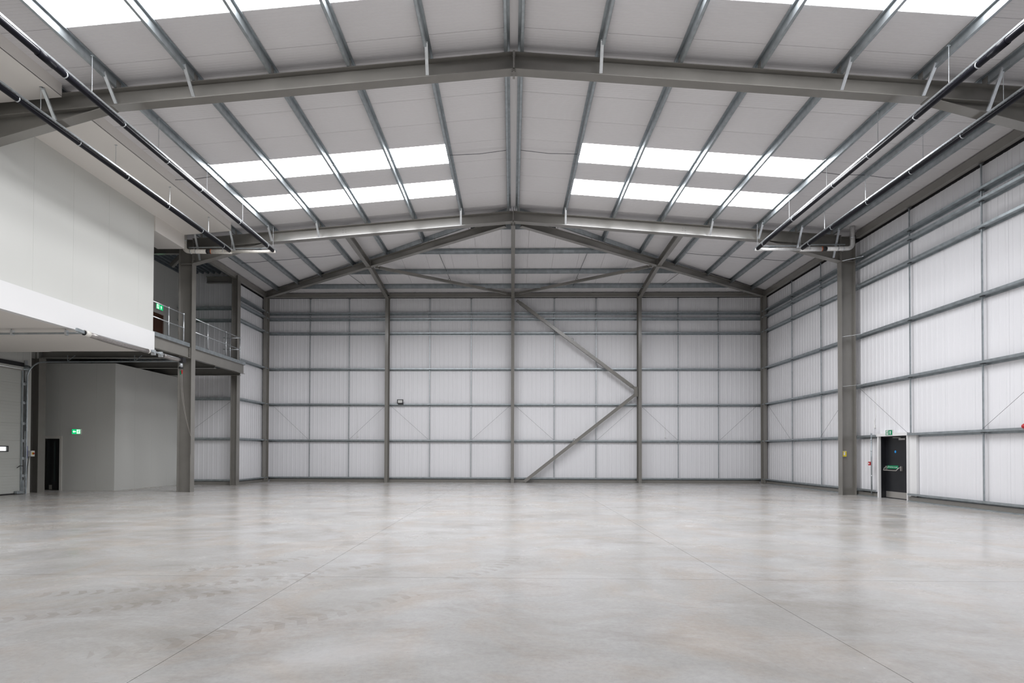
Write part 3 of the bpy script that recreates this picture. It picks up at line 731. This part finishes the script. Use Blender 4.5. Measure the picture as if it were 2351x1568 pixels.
# beam and bracket above the gallery
t = thing('roof_beam', 'grey steel beam at the head of the wall behind the gallery', 'beam', (-13.8, 27.4, 9.5))
ibeam(t, (-14.45, 27.42, 9.67), (-13.17, 27.42, 9.67), 0.30, 0.18)
t = thing('knee_brace', 'short grey steel knee brace under the gallery roof', 'brace', (-14.1, 23.2, 9.3))
MB().bar((-14.80, 25.1, 9.60), (-14.36, 25.1, 10.03), 0.16, 0.16).build('tube', 'steel', t)
t = thing('roof_beam', 'grey steel beam spanning above the gallery at the portal frame', 'beam', (-15, P1, 9.8))
ibeam(t, (-15.9, P1, 9.42), (-12.97, P1, 9.42), 0.30, 0.18)

def guard(lab, y0, y1, posts, turn=False):
    t = thing('guard_rail', lab, 'railing', (-12.52, y0, 5.62), 'gallery guard rails')
    x_ = -12.53
    for z in (6.80, 6.27):
        MB().tube([(x_, y0, z), (x_, y1, z)], 0.021, 8).build('horizontal_tube', 'galvb', t, True)
    for y in posts:
        up_ = MB().tube([(x_, y, 5.62), (x_, y, 6.80)], 0.026, 8).build('upright', 'galvb', t, True)
        for z in (6.80, 6.27):
            MB().tube([(x_, y, z - 0.035), (x_, y, z + 0.035)], 0.034, 8).build('clamp', 'galvb', up_, True)
        MB().box(x_ - 0.04, x_ + 0.04, y - 0.04, y + 0.04, 5.62, 5.632).build('foot_plate', 'galvb', up_)
    if turn:
        for z in (6.80, 6.27):
            MB().tube([(x_, y1, z), (-13.05, y1 + 0.02, z), (-13.3, y1 - 0.05, z)], 0.021, 8).build('return_tube', 'galvb', t, True)
        MB().tube([(-13.0, y1 + 0.02, 5.62), (-13.0, y1 + 0.02, 6.80)], 0.024, 8).build('upright', 'galvb', t, True)
guard('galvanised tube guard rail on the gallery between office box and column', BY + 0.05, 22.12, (21.12, 22.10))
guard('galvanised tube guard rail on the gallery beyond the column, with return end', P1 + 0.2, 26.75, (23.88, 25.42, 26.74), True)
# items on the gallery floor
for k, (z0, y0, y1, lab) in enumerate(((5.64, 21.30, 22.0, 'pale flat light fitting lying on the gallery floor, lower one'), (5.73, 21.25, 21.85, 'pale flat light fitting lying on top of the other'))):
    t = thing('light_fitting', lab, 'light fitting', (-12.75, y0, z0), 'spare light fittings')
    MB().prism([(-12.84, z0), (-12.62, z0), (-12.64, z0 + 0.06), (-12.68, z0 + 0.085), (-12.78, z0 + 0.085), (-12.82, z0 + 0.06)], 'y', y0, y1).build('diffuser', 'wplastic', t)
    MB().box(-12.85, -12.61, y0 - 0.01, y1 + 0.01, z0 - 0.012, z0).build('body', 'galvb', t)

# gallery door
t = smark(struct('door_1', 'brown wooden door in a pale frame on the gallery'), None)
MB().box(-16.06, -16.02, GD0 + 0.05, GD1 - 0.05, 5.63, GDZ - 0.05).build('door_leaf', 'wood', t)
for a, b_, z0, z1 in ((GD0 - 0.06, GD0 + 0.05, 5.63, GDZ + 0.06), (GD1 - 0.05, GD1 + 0.06, 5.63, GDZ + 0.06), (GD0 + 0.05, GD1 - 0.05, GDZ - 0.05, GDZ + 0.06)):
    MB().box(-16.08, -15.975, a, b_, z0, z1).build('door_frame', 'frame', t)
MB().tube([(-16.02, GD0 + 0.13, 6.65), (-15.96, GD0 + 0.13, 6.65), (-15.96, GD0 + 0.25, 6.65)], 0.011, 8).build('door_handle', 'inox', t)
# lower room door
t = smark(struct('door_2', 'dark door with narrow glazed slot in a pale frame below the gallery'), None)
MB().box(LD0 + 0.04, LD1 - 0.04, FY + 0.30, FY + 0.34, 0.0, LDZ - 0.06).build('door_leaf', 'blackdoor', t)
for a, b_, z0, z1 in ((LD1 - 0.05, LD1 + 0.04, 0, LDZ + 0.05), (LD0 - 0.10, LD0, 0, LDZ + 0.05), (LD0, LD1 - 0.05, LDZ - 0.06, LDZ + 0.05)):
    MB().box(a, b_, FY - 0.025, FY + 0.12, z0, z1).build('door_frame', 'frame', t)
MB().box(LD1 - 0.52, LD1 - 0.44, FY + 0.29, FY + 0.30, 0.35, 1.95).build('glazing', 'greyglass', t)
MB().box(LD0 + 0.04, LD0 + 0.16, FY + 0.29, FY + 0.30, 0.02, 0.2).build('kick_plate', 'inox', t)
MB().box(LD0 - 0.1, LD1 + 0.1, FY + 0.345, FY + 0.40, 0, LDZ + 0.1).build('backing', 'blackdoor', t)

# ------------------------------------------------------------------ sectional door
t = smark(struct('door_3', 'pale grey sectional overhead door with ribbed panels'), None)
zz = [0.04, 0.66, 1.30, 1.94, 2.575, 3.34, 4.03, SDZ]
for k in range(7):
    z0, z1 = zz[k], zz[k + 1]
    hs = []
    if k == 2:     # panel with vision windows
        wins = [(16.9, 17.55), (18.45, 19.1), (19.95, 20.60)]
        cuts = [SD0 + 0.03] + [v for w_ in wins for v in w_] + [SD1 - 0.03]
        pm = MB()
        for i in range(0, len(cuts), 2): pm.box(-18.04, -17.98, cuts[i], cuts[i + 1], z0, z1)
        for a, b_ in wins: pm.box(-18.04, -17.98, a, b_, z0, 1.57).box(-18.04, -17.98, a, b_, 1.72, z1)
        pn = pm.build('door_panel', 'sdoor', t)
        for a, b_ in wins:
            fm = MB().box(-17.98, -17.965, a - 0.03, b_ + 0.03, 1.54, 1.57).box(-17.98, -17.965, a - 0.03, b_ + 0.03, 1.72, 1.75)
            fm.box(-17.98, -17.965, a - 0.03, a, 1.57, 1.72).box(-17.98, -17.965, b_, b_ + 0.03, 1.57, 1.72)
            fm.build('window_frame', 'dark', pn)
            MB().box(-18.015, -18.005, a, b_, 1.57, 1.72).build('pane', 'glass', pn)
    else:
        prof = [(z0, -0.010), (z0 + 0.008, -0.002)]
        n = 6; h = (z1 - z0) / n
        for i in range(1, n): prof += [(z0 + i * h - 0.008, 0.0), (z0 + i * h, -0.003), (z0 + i * h + 0.008, 0.0)]
        prof += [(z1 - 0.008, -0.002), (z1, -0.010)]
        A = [(-17.98 + dp, SD0 + 0.03, zq) for zq, dp in prof]; B = [(-17.98 + dp, SD1 - 0.03, zq) for zq, dp in prof]
        MB().ruled(A, B, (-0.05, 0, 0)).build('door_panel', 'sdoor', t)
MB().box(-18.0, -17.95, SD0 + 0.03, SD1 - 0.05, 0.0, 0.04).build('bottom_seal', 'dark', t)
MB().box(-17.98, -17.95, SD0 + 0.03, SD1 - 0.03, SDZ - 0.06, SDZ + 0.0).build('top_rail', 'inox', t)
MB().box(-18.06, -17.99, SD0 - 0.02, SD0 + 0.03, 0, SDZ).box(-18.06, -17.99, SD1 - 0.03, SD1 + 0.02, 0, SDZ).build('outer_seal', 'dark', t)
MB().box(-18.0, -17.93, SD0 + 0.03, SD1 - 0.03, 4.66, 4.80).build('lintel_shadow_strip', 'dark', t)  # dark strip added as the painted shadow of the lintel above the door
for z in zz[1:-1] + [0.2]:
    MB().box(-17.975, -17.93, SD1 - 0.06, SD1 + 0.04, z - 0.05, z + 0.05).build('hinge', 'galvb', t)
    MB().tube([(-17.93, SD1 - 0.02, z), (-17.93, SD1 + 0.07, z)], 0.022, 8).build('roller', 'galvb', t)
MB().box(-17.975, -17.94, SD1 - 0.10, SD1 - 0.04, 0.05, 4.5).build('end_stile', 'galv', t)
MB().tube([(-17.94, SD1 - 0.02, 1.02), (-17.90, SD1 - 0.2, 1.03), (-17.90, SD1 - 0.32, 0.96)], 0.012, 8).build('latch_handle', 'dark', t)
MB().box(-17.96, -17.86, SD1 - 0.35, SD1 - 0.02, 0.02, 0.12).build('bottom_bracket', 'galv', t)
MB().box(-17.96, -17.92, SD1 - 0.05, SD1 + 0.02, 0.02, 0.5).build('spring_breaker', 'galv', t)
# tracks, shaft and springs of the sectional door
TX = -12.1
t = thing('door_track', 'galvanised curved guide track of the sectional door at the gallery end', 'track', (-17.9, SD1 + 0.08, 0), 'sectional door tracks')
cvs = [(-17.90, SD1 + 0.08, 0.0), (-17.90, SD1 + 0.08, 4.25)] + [(-17.90 + 0.6 * (1 - math.cos(a)), SD1 + 0.08, 4.25 + 0.6 * math.sin(a)) for a in [i * math.pi / 16 for i in range(1, 9)]] + [(TX, SD1 + 0.08, 4.88)]
MB().tube(cvs, 0.028, 6).build('guide_rail', 'galv', t)
MB().box(-17.98, -17.955, SD1 + 0.04, SD1 + 0.16, 0.0, 4.9).build('angle_plate', 'galvb', t)
MB().box(-17.94, -17.90, SD1 + 0.12, SD1 + 0.155, 2.3, 4.15).build('cover_strip', 'wplastic', t)
for x_ in (-16.4, -13.9):
    MB().bar((x_, SD1 + 0.08, 4.88), (x_, SD1 + 0.08, 5.10), 0.03, 0.004, (0, 1, 0)).build('hanger', 'galv', t)
    MB().bar((x_, SD1 + 0.08, 4.88), (x_ + 0.25, SD1 + 0.12, 5.10), 0.03, 0.004, (0, 1, 0)).build('hanger', 'galv', t)
MB().tube([(-17.9, SD1 + 0.12, 4.62), (-17.9, SD1 + 0.02, 4.62)], 0.11, 12).build('cable_drum', 'galv', t)
t = thing('door_track', 'galvanised level guide track of the sectional door below the office soffit', 'track', (-17.9, SD0 - 0.1, 0), 'sectional door tracks')
cvs = [(-17.90, SD0 - 0.1, 0.0), (-17.90, SD0 - 0.1, 4.25)] + [(-17.90 + 0.6 * (1 - math.cos(a)), SD0 - 0.1, 4.25 + 0.6 * math.sin(a)) for a in [i * math.pi / 16 for i in range(1, 9)]] + [(TX, SD0 - 0.1, 4.88)]
MB().tube(cvs, 0.028, 6).build('guide_rail', 'galv', t)
for x_ in (-14.55, -14.1, -12.55):
    MB().box(x_ - 0.03, x_ + 0.03, SD0 - 0.14, SD0 - 0.05, 4.82, 4.96).build('bracket', 'galvb', t)
    MB().bar((x_, SD0 - 0.1, 4.9), (x_ - 0.03, SD0 - 0.1, 5.0), 0.03, 0.004, (0, 1, 0)).build('hanger', 'galv', t)
t = thing('spring_shaft', 'torsion spring shaft of the sectional door along the office box edge', 'shaft', (TX + 0.05, SD0, 4.88))
SXx = TX + 0.04
MB().tube([(SXx, SD0 - 0.15, 4.90), (SXx, 21.2, 4.90)], 0.016, 8).build('shaft', 'galv', t)
MB().bar((SXx - 0.06, SD0 - 0.2, 4.93), (SXx - 0.06, 21.2, 4.93), 0.05, 0.06).build('back_channel', 'galvb', t)
def spring(y0, y1, r):
    MB().tube([(SXx, y0 + (y1 - y0) * i / 8, 4.88 - 0.03 * math.sin(math.pi * i / 8)) for i in range(9)], r, 14).build('spring', 'duct', t, True)
spring(16.45, 19.15, 0.075); spring(20.05, 21.0, 0.066)
MB().tube([(SXx, 16.28, 4.89), (SXx, 16.46, 4.885)], 0.088, 16).build('end_cone', 'frame', t, True)
MB().tube([(SXx, 16.27, 4.89), (SXx, 16.29, 4.89)], 0.070, 16).build('end_hub', 'dark', t, True)
MB().tube([(SXx, 19.15, 4.88), (SXx, 19.22, 4.88)], 0.075, 14).build('end_cone', 'frame', t, True)
for y in (19.5, 19.9):
    MB().box(SXx - 0.08, SXx + 0.05, y - 0.03, y + 0.03, 4.80, 4.98).build('bearing_plate', 'galvb', t)
MB().bar((SXx - 0.02, SD0 - 0.35, 4.93), (SXx, SD0 - 0.05, 4.90), 0.05, 0.09).build('mount', 'galv', t)
mo = thing('door_motor', 'small black and silver door motor with hanging hand chain at the gallery column', 'motor', (SXx, 21.15, 4.8))
MB().box(SXx - 0.02, SXx + 0.13, 21.02, 21.22, 4.80, 4.98).build('gearbox', 'dark', mo)
MB().tube([(SXx + 0.0, 21.12, 4.82), (SXx + 0.0, 21.12, 4.62)], [0.07, 0.062], 14).build('housing', 'galvb', mo, True)
MB().tube([(SXx, 21.12, 4.63), (SXx, 21.12, 4.58)], 0.075, 14).build('cap', 'dark', mo, True)
a0 = Vector((SXx - 0.02, 21.14, 4.6)); b0 = Vector((-12.40, 22.44, 2.16))
for k, (o_, mt2) in enumerate(((0.0, 'green'), (0.05, 'red'))):
    pts = []
    for i in range(13):
        f = i / 12.0
        pts.append(Vector((a0.x + o_ + (b0.x - a0.x - o_) * f ** 2.2, a0.y + (b0.y - a0.y) * f ** 2.2, a0.z + (b0.z - a0.z) * f)))
    MB().tube(pts, 0.006, 5).build('hand_chain', 'inox', mo)
    MB().box(a0.x + o_ - 0.015, a0.x + o_ + 0.015, a0.y - 0.015, a0.y + 0.015, 4.36 + 0.03 * k, 4.50 + 0.03 * k).build('pull_tag', mt2, mo)
MB().tube([b0, b0 - Vector((0, 0, 0.7))], 0.004, 5).build('chain_tail', 'rod', mo)
# control box
t = thing('control_box', 'small white door control box with red and yellow switch', 'control box', (-17.86, 21.5, 1.40))
MB().box(-17.95, -17.80, 21.42, 21.58, 1.37, 1.58).build('body', 'wplastic', t)
MB().tube([(-17.80, 21.50, 1.48), (-17.788, 21.50, 1.48)], 0.05, 12).build('bezel', 'yellow', t)
MB().tube([(-17.788, 21.50, 1.48), (-17.76, 21.50, 1.48)], 0.032, 12).build('switch_knob', 'red', t)
MB().tube([(-17.9, 21.44, 1.37), (-17.9, 21.38, 1.0), (-17.9, 21.35, 0.2)], 0.012, 6).build('cable', 'dark', t)
MB().tube([(-17.9, 21.36, 1.75), (-17.9, 21.36, 1.3)], 0.014, 6).build('blue_cable', 'bluecable', t)

# ------------------------------------------------------------------ radiant tube heaters
def heater(sg):
    n = SIDE[sg]
    t = thing('radiant_heater', 'black twin-tube radiant heater hung below the %s slope' % n, 'heater', (sg * 9.9, 22.1, 9.1), 'radiant heaters')
    zt = 9.18; ye = 22.02
    ti = 0
    for X in (9.10, 10.75):
        ya = 2.0
        ht = MB().tube([(sg * X, ya, zt), (sg * X, ye, zt)], 0.062, 16).build('heater_tube', 'black', t, True)
        # slotted strut above the tube
        st = MB(); y = ya; 
        st.box(sg * X - 0.021, sg * X - 0.018, ya, ye + 0.35, zt + 0.085, zt + 0.127).box(sg * X + 0.018, sg * X + 0.021, ya, ye + 0.35, zt + 0.085, zt + 0.127)
        st.build('strut_side', 'galvb', t)
        sl = MB()
        sl.box(sg * X - 0.021, sg * X - 0.008, ya, ye + 0.35, zt + 0.083, zt + 0.086).box(sg * X + 0.008, sg * X + 0.021, ya, ye + 0.35, zt + 0.083, zt + 0.086)
        while y < ye + 0.3:
            sl.box(sg * X - 0.008, sg * X + 0.008, y, y + 0.035, zt + 0.083, zt + 0.086); y += 0.085
        sl.build('slotted_strip', 'galvb', t)
        MB().box(sg * X - 0.018, sg * X + 0.018, ya, ye + 0.33, zt + 0.122, zt + 0.126).build('strut_back', 'rod', t)
        cl = [11.64, 13.43, 15.17, 16.83, 19.25, 21.5] if X < 10 else [12.42, 14.23, 16.05, 18.0, 20.0, 21.5]
        for y in cl:
            MB().tube([(sg * X, y - 0.014, zt), (sg * X, y + 0.014, zt)], 0.068, 16).build('clamp', 'galvb', ht, True)
            MB().box(sg * X - 0.012, sg * X + 0.012, y - 0.03, y + 0.03, zt + 0.06, zt + 0.10).build('clamp_clip', 'galvb', ht)
        MB().tube([(sg * X, 10.95, zt), (sg * X, 11.35, zt)], 0.072, 16).build('coupler', 'black', ht, True)
        # hangers
        for y in ([10.0, 12.44, 14.84, 17.24, 19.56, 22.1] if X < 10 else [10.6, 13.08, 15.62, 18.14, 20.5, 22.2]):
            top = zmain(X) - 0.20 if not (sg < 0 and X > 10.6 and y < CY_) else 9.86
            if not (sg < 0 and X > 10 and y < CY_): top = zmain(X, ZT) + 0.02
            MB().tube([(sg * (X + 0.02), y, zt + 0.12), (sg * (X + 0.02), y, top)], 0.007, 6).build('hanger_rod', 'galvb', t)
            MB().box(sg * (X + 0.02) - 0.03, sg * (X + 0.02) + 0.03, y - 0.02, y + 0.02, top - 0.008, top).build('hanger_clip', 'galv', t)
    # flue / return pipe wrapped in insulation, running to the eaves
    mt2 = 'foil' if sg > 0 else 'foilc'
    xr = 12.62 if sg > 0 else 12.52
    yf = 22.08
    MB().tube([(sg * 9.04, yf, zt - 0.01), (sg * 10.72, yf, zt - 0.01)], 0.052, 14).build('return_pipe', mt2, t, True)
    MB().tube([(sg * 10.70, yf, zt - 0.01), (sg * 11.50, yf, zt - 0.005)], 0.082, 14).build('insulated_pipe', mt2, t, True)
    MB().tube([(sg * 11.50, yf, zt), (sg * 11.66, yf, zt)], 0.088, 14).build('joint_sleeve', 'dark', t, True)
    MB().tube([(sg * 11.48, yf, zt), (sg * 11.502, yf, zt)], 0.089, 14).build('seal_ring', 'orange', t, True)
    el = [(sg * 11.66, yf, zt), (sg * (xr - 0.18), yf, zt + 0.01)] + [(sg * (xr - 0.18 + 0.18 * math.sin(a)), yf, zt + 0.01 + 0.18 * (1 - math.cos(a))) for a in [i * math.pi / 10 for i in range(1, 6)]] + [(sg * xr, yf, 10.02)]
    MB().tube(el, 0.080, 14).build('flue_pipe', mt2, t, True)
    for xq in (11.0, 12.05, 12.25):
        MB().tube([(sg * xq, yf, zt), (sg * (xq + 0.025), yf, zt)], 0.088, 14).build('band', 'galvb', t, True)
    MB().tube([(sg * xr, yf, 9.58), (sg * xr, yf, 9.61)], 0.088, 14).build('band', 'galvb', t, True)
    MB().box(*sorted((sg * 9.35, sg * 10.55)), yf - 0.02, yf + 0.02, zt + 0.10, zt + 0.13).build('cross_strut', 'galv', t)
    MB().box(*sorted((sg * 10.9, sg * 12.35)), yf - 0.02, yf + 0.02, zt + 0.14, zt + 0.17).build('cross_strut', 'galv', t)
    for xq in (11.05, 12.15):
        MB().tube([(sg * xq, yf, zt + 0.08), (sg * xq, yf, zt + 0.15)], 0.008, 6).build('hanger_rod', 'galvb', t)
heater(-1); heater(1)

# ------------------------------------------------------------------ escape door
t = smark(struct('door_4', 'black steel escape door with push bar and steel kick plate'), None)
XD = XE + 0.10
ly0, ly1 = DY0 + 0.09, DY1 - 0.022
MB().box(XD, XD + 0.045, ly0, ly1, 0.0, DZ - 0.03).build('door_leaf', 'blackdoor', t)
MB().box(XE - 0.07, XD + 0.06, DY1 - 0.022, DY1 - 0.0, 0, DZ).build('door_frame', 'blackdoor', t)
MB().box(XE + 0.0, XD + 0.06, DY0 + 0.0, DY0 + 0.09, 0, DZ).build('door_frame', 'blackdoor', t)
MB().box(XE - 0.0, XD + 0.06, DY0 + 0.09, DY1 - 0.022, DZ - 0.03, DZ).build('door_frame', 'blackdoor', t)
MB().box(XD - 0.004, XD - 0.001, ly0 + 0.02, ly1 - 0.01, 0.03, 0.24).build('kick_plate', 'inox', t)
# push bar
pb_ = MB()
ya, yb = 20.37, 21.17
for y in (ya, yb):
    MB().box(XD - 0.05, XD - 0.001, y - 0.03, y + 0.03, 0.97, 1.13).build('bar_housing', 'inox', t)
MB().tube([(XD - 0.03, ya, 1.10), (XD - 0.11, ya + 0.02, 1.06), (XD - 0.16, ya + 0.06, 0.98), (XD - 0.16, yb - 0.06, 0.98), (XD - 0.11, yb - 0.02, 1.06), (XD - 0.03, yb, 1.10)], 0.016, 8).build('push_bar', 'inox', t, True)
# closer
MB().box(XD - 0.05, XD - 0.001, 20.14, 20.465, 2.03, 2.09).build('door_closer', 'inox', t)
MB().bar((XD - 0.06, 20.34, 2.105), (XD - 0.06, 20.75, 2.12), 0.025, 0.02).build('closer_arm', 'inox', t)
MB().tube([(XD - 0.003, 20.708, 1.63), (XD - 0.008, 20.708, 1.63)], 0.045, 20).build('fire_door_disc', 'blue', t)
sg_ = MB().box(XD - 0.006, XD - 0.001, 20.564, 21.14, 1.04, 1.15).build('push_bar_sign', 'green', t)
def text(body, size, mt, parent, loc, rot):
    cu = bpy.data.curves.new('lettering', 'FONT'); cu.body = body; cu.size = size; cu.extrude = 0.0008; cu.align_x = 'CENTER'; cu.align_y = 'CENTER'
    cu.materials.append(M[mt])
    o = bpy.data.objects.new('lettering', cu); COL.objects.link(o)
    o.location = loc; o.rotation_euler = rot; o.parent = parent
    return o
yc = (20.564 + 21.14) / 2
text('Push bar to open', 0.064, 'wplastic', sg_, (XD - 0.0075, yc - 0.03, 1.095), (math.radians(90), 0, math.radians(-90)))
MB().bar((XD - 0.008, yc + 0.268, 1.09), (XD - 0.008, yc + 0.255, 1.068), 0.002, 0.014).bar((XD - 0.008, yc + 0.255, 1.068), (XD - 0.008, yc + 0.228, 1.13), 0.002, 0.014).build('tick_mark', 'wplastic', sg_)
# white reveal trims
smark(MB().box(XE - 0.155, XE - 0.07, DY1 - 0.02, DY1 + 0.055, 0, DZ).build('trim_2', 'white'), 'white door jamb lining toward the column')
smark(MB().box(XE - 0.16, XE - 0.0, DY0 - 0.055, DY0, 0, DZ).build('trim_3', 'white'), 'white door jamb lining away from the column')
smark(MB().box(XE - 0.18, XE - 0.0, DY0 - 0.06, DY1 + 0.11, DZ, DZ + 0.10).build('trim_4', 'white'), 'white door head lining')
smark(MB().box(XE - 0.09, XE - 0.011, DY0 - 0.38, DY0 - 0.058, 0.16, DZ).build('trim_5', 'white'), 'flat white infill panel beside the escape door')

# exit signs --------------------------------------------------------
def exit_sign(lab, o, u, v, nrm, w, h, layout, lit=True):
    """o = centre, u = reading direction, v = up, nrm = facing"""
    o = Vector(o); u = Vector(u); v = Vector(v); nv = Vector(nrm)
    t = thing('exit_sign', lab, 'exit sign', o)
    def slab(name, x0, x1, y0, y1, d0, d1, mt):
        c = [o + u * x + v * y + nv * d for d in (d0, d1) for y in (y0, y1) for x in (x0, x1)]
        return MB().poly(c, [(0, 2, 3, 1), (4, 5, 7, 6), (0, 1, 5, 4), (2, 6, 7, 3), (0, 4, 6, 2), (1, 3, 7, 5)]).build(name, mt, t)
    def flat(name, pts, d, mt):
        t = face
        n = len(pts)
        c = [o + u * x + v * y + nv * d for x, y in pts] + [o + u * x + v * y + nv * (d + 0.002) for x, y in pts]
        return MB().poly(c, [tuple(range(n)), tuple(range(n, 2 * n))] + [(i, (i + 1) % n, n + (i + 1) % n, n + i) for i in range(n)]).build(name, mt, t)
    gm, wm = ('greenlit', 'whitelit') if lit else ('green', 'wplastic')
    slab('body', -w / 2 - 0.01, w / 2 + 0.01, -h / 2 - 0.01, h / 2 + 0.01, -0.05, 0.0, 'wplastic')
    face = slab('face', -w / 2, w / 2, -h / 2, h / 2, 0.0, 0.003, gm)
    s = h
    ax, mx = layout['arrow_x'] * w, layout['man_x'] * w
    ar = [(-0.34, 0.0), (-0.06, 0.30), (-0.06, 0.11), (0.34, 0.11), (0.34, -0.11), (-0.06, -0.11), (-0.06, -0.30)]
    an = layout['angle']
    flat('arrow', [(ax + s * (x * math.cos(an) - y * math.sin(an)), s * (x * math.sin(an) + y * math.cos(an))) for x, y in ar], 0.003, wm)
    dr = [(-0.36, -0.42), (0.36, -0.42), (0.36, 0.42), (-0.36, 0.42)]
    flat('doorway', [(mx + s * x, s * y) for x, y in dr], 0.003, wm)
    for pts in ([(-0.06, -0.02), (0.10, 0.02), (0.16, 0.22), (0.04, 0.24)], [(-0.04, 0.0), (0.10, -0.02), (0.20, -0.16), (0.12, -0.36), (0.04, -0.34), (0.10, -0.16)],
                [(-0.05, 0.02), (0.04, -0.08), (-0.10, -0.24), (-0.26, -0.26), (-0.24, -0.18), (-0.12, -0.16)], [(0.05, 0.20), (-0.16, 0.16), (-0.22, 0.02), (-0.16, 0.0), (-0.10, 0.10), (0.06, 0.13)],
                [(0.14, 0.18), (0.26, 0.06), (0.32, 0.12), (0.18, 0.25)]):
        flat('runner', [(mx + s * x, s * y) for x, y in pts], 0.0052, gm)
    flat('runner_head', [(mx + s * (0.14 + 0.065 * math.cos(a)), s * (0.33 + 0.065 * math.sin(a))) for a in [i * math.pi / 5 for i in range(10)]], 0.0052, gm)
    return t
exit_sign('lit green exit sign with arrow on the board wall below the gallery', (-17.457, FY - 0.05, 2.353), (1, 0, 0), (0, 0, 1), (0, -1, 0), 0.34, 0.19, {'arrow_x': -0.22, 'man_x': 0.27, 'angle': 0.0})
exit_sign('lit green exit sign above the wooden gallery door', (-15.94, 26.17, 8.087), (0, 1, 0), (0, 0, 1), (1, 0, 0), 0.50, 0.23, {'arrow_x': 0.22, 'man_x': -0.25, 'angle': -math.pi / 2 + math.pi * 0})
exit_sign('green exit sign mounted over the black escape door', (XE - 0.19, 20.60, 2.29), (0, -1, 0), (0, 0, 1), (-1, 0, 0), 0.36, 0.17, {'arrow_x': 0.2, 'man_x': -0.24, 'angle': -math.pi / 2}, False)

# ------------------------------------------------------------------ small wall fittings
XF = XE - 0.20
t = thing('alarm_call_point', 'red fire alarm call point on a grey conduit beside the escape door', 'call point', (XF, 21.60, 0.12))
MB().tube([(XF, 21.58, 0.10), (XF, 21.58, 2.30)], 0.024, 10).build('conduit', 'galv', t, True)
for z in (0.75, 1.65, 2.05): MB().tube([(XF, 21.58, z), (XF, 21.58, z + 0.03)], 0.032, 10).build('saddle', 'galvb', t, True)
MB().box(XF - 0.05, XF + 0.02, 21.58, 21.70, 1.14, 1.27).build('body', 'red', t)
MB().box(XF - 0.052, XF - 0.05, 21.62, 21.68, 1.18, 1.23).build('break_glass', 'wplastic', t)
t = thing('pull_cable', 'white cable with small junction hanging on the wall above the call point', 'cable', (XE - 0.02, 21.6, 2.5))
MB().tube([(XE - 0.02, 21.60, 4.05), (XE - 0.02, 21.60, 2.9), (XE - 0.03, 21.66, 2.75), (XE - 0.03, 21.66, 2.60)], 0.010, 6).build('cable', 'wplastic', t)
MB().tube([(XE - 0.03, 21.66, 2.50), (XE - 0.03, 21.66, 2.60)], 0.03, 10).build('junction', 'wplastic', t)
t = thing('warning_box', 'small yellow emergency box on the escape-door side column', 'box', (12.52, P1 - 0.02, 1.45))
MB().box(12.44, 12.60, P1 - 0.10, P1 - 0.009, 1.45, 1.66).build('body', 'yellow', t)
MB().box(12.49, 12.55, P1 - 0.104, P1 - 0.10, 1.50, 1.62).build('notice', 'wplastic', t)
MB().box(12.445, 12.595, P1 - 0.103, P1 - 0.10, 1.645, 1.658).build('header', 'wplastic', t)
t = thing('alarm_sounder', 'round red alarm sounder on the escape-door wall rail', 'alarm', (XE - 0.25, 15.13, 2.26))
MB().tube([(XE - 0.20, 15.13, 2.26), (XE - 0.26, 15.13, 2.26)], 0.075, 20).build('base', 'red', t, True)
MB().tube([(XE - 0.26, 15.13, 2.26), (XE - 0.30, 15.13, 2.26), (XE - 0.33, 15.13, 2.26)], [0.065, 0.055, 0.02], 20).build('dome', 'red', t, True)
t = thing('flood_light', 'small black framed floodlight on the end wall rail', 'floodlight', (-5.94, YE - 0.22, 4.15))
fy = YE - 0.26
for (x0, x1, z0, z1) in ((-6.10, -5.80, 4.33, 4.36), (-6.07, -5.78, 4.15, 4.18), (-6.10, -6.06, 4.15, 4.36), (-5.82, -5.78, 4.15, 4.36)):
    MB().box(x0, x1, fy, fy + 0.06, z0, z1).build('frame', 'dark', t)
MB().box(-6.07, -5.81, fy + 0.02, fy + 0.06, 4.17, 4.34).build('lens', 'lampglass', t)
MB().box(-6.05, -5.77, fy + 0.01, fy + 0.09, 4.085, 4.15).build('bracket', 'dark', t)
for xq, z0, z1 in ((-8.24, 3.95, 2.40), (8.05, 3.2, 2.40)):
    t = thing('pull_switch', 'thin white cord with round end hanging on the end wall, %s' % ('gallery side bay' if xq < 0 else 'escape-door side bay'), 'cord', (xq, YE - 0.02, z1))
    MB().tube([(xq - 0.08, YE - 0.03, z0), (xq, YE - 0.03, z0 - 0.2), (xq, YE - 0.03, z1 + 0.04)], 0.006, 5).build('cord', 'wplastic', t)
    MB().tube([(xq, YE - 0.05, z1), (xq, YE - 0.01, z1)], 0.04, 12).build('end_ball', 'wplastic', t)
